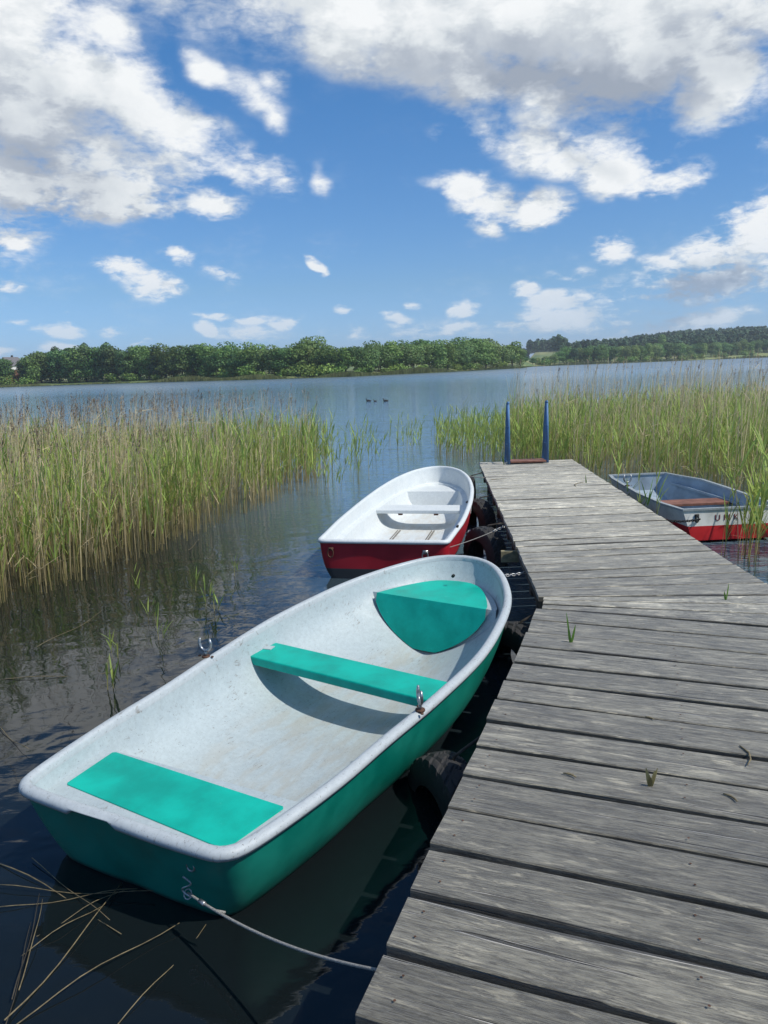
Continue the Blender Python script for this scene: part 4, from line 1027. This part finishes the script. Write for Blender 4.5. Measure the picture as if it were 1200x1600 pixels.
# ------------------------------------------------------------------ floating stalks at lower left
def px2w(x, y, z=0.):
    d = F + RX * ((x - 600) / 1202) + UY * ((800 - y) / 1202); t = (z - EYE) / d.z; return Vector((0, 0, EYE)) + d * t
stalks = [((0, 1350), (190, 1462), 5), ((0, 1385), (240, 1395), 3), ((0, 1420), (215, 1390), 3), ((12, 1590), (190, 1378), 6), ((0, 1512), (160, 1412), 4), ((28, 1595), (280, 1440), 5), ((185, 1598), (322, 1446), 3.5), ((20, 1560), (62, 1400), 5),
          ((52, 1345), (172, 1440), 3), ((10, 1600), (48, 1440), 4), ((60, 1460), (200, 1385), 3), ((30, 1540), (66, 1402), 4)]
far_st = [((0, 1061), (175, 1050), 6), ((60, 1010), (160, 955), 4), ((0, 1138), (45, 1172), 4), ((295, 860), (312, 842), 6), ((318, 848), (326, 852), 6)]
m_straw = simple('wet_straw', (.21, .165, .085), .7, 0, 40, .45, .2); m_dkstraw = simple('sodden_stalk', (.05, .04, .025), .7, 0, 40, .4, .2)
lab = ['straw coloured stalk floating behind the green stern at lower left', 'thin dark stalk floating behind the green stern at lower left']
for i, (p, q, r_) in enumerate(stalks + far_st):
    z0 = .012 if i % 2 else .004; A = px2w(*p, z0); Bp = px2w(*q, z0 + .01 * (i % 3)); dd = Bp - A; perp = Vector((-dd.y, dd.x, 0)).normalized()
    f = rnd.uniform(-.03, .03) * dd.length
    pts = [dd * t + perp * f * math.sin(t * math.pi) + Vector((0, 0, .01 * math.sin(t * 7 + i))) for t in np.linspace(-.02, 1, 9)]
    b = MB(); b.tube(pts, [r_ * .00029 * (1.25 - .8 * t) + .0006 for t in np.linspace(0, 1, 9)], 6)
    dk = i in (7, 9); o = b.build('floating_stalk', m_dkstraw if dk else m_straw, None, True); o.location = A
    if i < len(stalks): tag(o, lab[1] if dk else lab[0], 'floating stalk', 'stalks floating at lower left')
    else: tag(o, 'pale stalk floating on the calm water left of the green boat' if i < len(stalks) + 3 else 'short pale leaf floating by the edge of the left reeds', 'floating stalk', 'stalks floating by the reeds')
# single shoots standing in the calm water
for i, (x, y, h) in enumerate([(168, 1078, .42), (176, 1030, .38), (232, 975, .5), (248, 1000, .42), (322, 952, .5), (335, 955, .36), (300, 925, .4), (545, 735, .5), (560, 745, .4), (212, 930, .45), (366, 900, .35)]):
    w = px2w(x, y); V, Fq, c = merge(reeds(np.array([(0., 0.), (.03, .02)]), np.array([h * .62, h * .4]), np.array([True, True]), 0, 3, .7, .03))
    o = npmesh('reed_shoot', V, Fq, m_reed, col=c); o.location = w
    tag(o, 'single young reed shoot standing in the calm water left of the boats' if i not in (7, 8) else 'lone reed shoot in open water behind the red boat', 'reed shoot', 'single reed shoots')
# little plants and bits on the planks
def sprig(x, y, h, n, label, bend=.0, dry=False):
    w = px2w(x, y, DZ - .02); out = []
    for k in range(n):
        th = rnd.uniform(0, 6.28); u = .04 + .16 * rnd.random() + bend; L = h * rnd.uniform(.55, 1) if k else h
        C = np.array([[(math.cos(th) * u * q * L * (1 + q * 2 * bend), math.sin(th) * u * q * L, q * L * (1 - .3 * bend * q)) for q in (0, .4, .75, 1)]])
        c_ = np.array([[.28, .24, .11]] if dry else [[.15, .27, .05]]) * rnd.uniform(.8, 1.2)
        out.append(strips(C, np.array([[-math.sin(th) * .3 + .95, math.cos(th) * .3, 0]]), np.array([[.006, .014, .011, .002]]), c_))
    V, Fq, c = merge(out); o = npmesh('grass_sprig', V, Fq, m_reed, col=c); o.location = w; tag(o, label, 'sprig')
sprig(892, 1010, .19, 3, 'green sprig growing up between the planks right of the bend'); sprig(1134, 942, .13, 3, 'short green sprig between the planks near the right side of the jetty')
sprig(1016, 1236, .10, 5, 'drying grass tuft in a plank gap near the right edge of the photo', .1, True); sprig(916, 757, .13, 3, 'tiny dark sprig on the planks near the ladder')
sprig(788, 728, .2, 3, 'thin sprig beside the foot of the ladder', .1)
sprig(1012, 790, .32, 4, 'tall green leaf tuft leaning over the right edge of the jetty', .15)
for i, (p, q) in enumerate([((1156, 1165), (1168, 1195)), ((1130, 1240), (1152, 1252)), ((765, 750), (792, 748)), ((880, 1208), (900, 1214)), ((900, 760), (912, 753)), ((1008, 1120), (1022, 1124))]):
    A = px2w(*p, DZ + .006); Bp = px2w(*q, DZ + .008); b = MB(); dd = Bp - A; pe = Vector((-dd.y, dd.x, 0)) * .25
    b.tube([Vector((0, 0, 0)), dd * .35 + pe * .6, dd * .7 + pe * .5, dd], [.003, .0042, .0036, .002], 6); o = b.build('dry_twig', m_straw, None, True); o.location = A
    tag(o, 'bent dry plant bit lying on the jetty planks', 'dry twig', 'dry bits on the planks')

# ------------------------------------------------------------------ air
hz = MB(); hz.box((0, 1500, 39), (3600, 4200, 82)); m_h = bpy.data.materials.new('air'); m_h.use_nodes = True; m_h.node_tree.nodes.clear(); T = NT(m_h.node_tree)
pv = T.n('ShaderNodeVolumePrincipled'); pv.inputs['Color'].default_value = (.86, .92, 1, 1); pv.inputs['Density'].default_value = .00026; pv.inputs['Anisotropy'].default_value = .2
T.L.new(pv.outputs[0], T.n('ShaderNodeOutputMaterial').inputs['Volume'])
tag(hz.build('haze', m_h), 'thin pale summer haze over the lake', 'haze', kind='stuff')
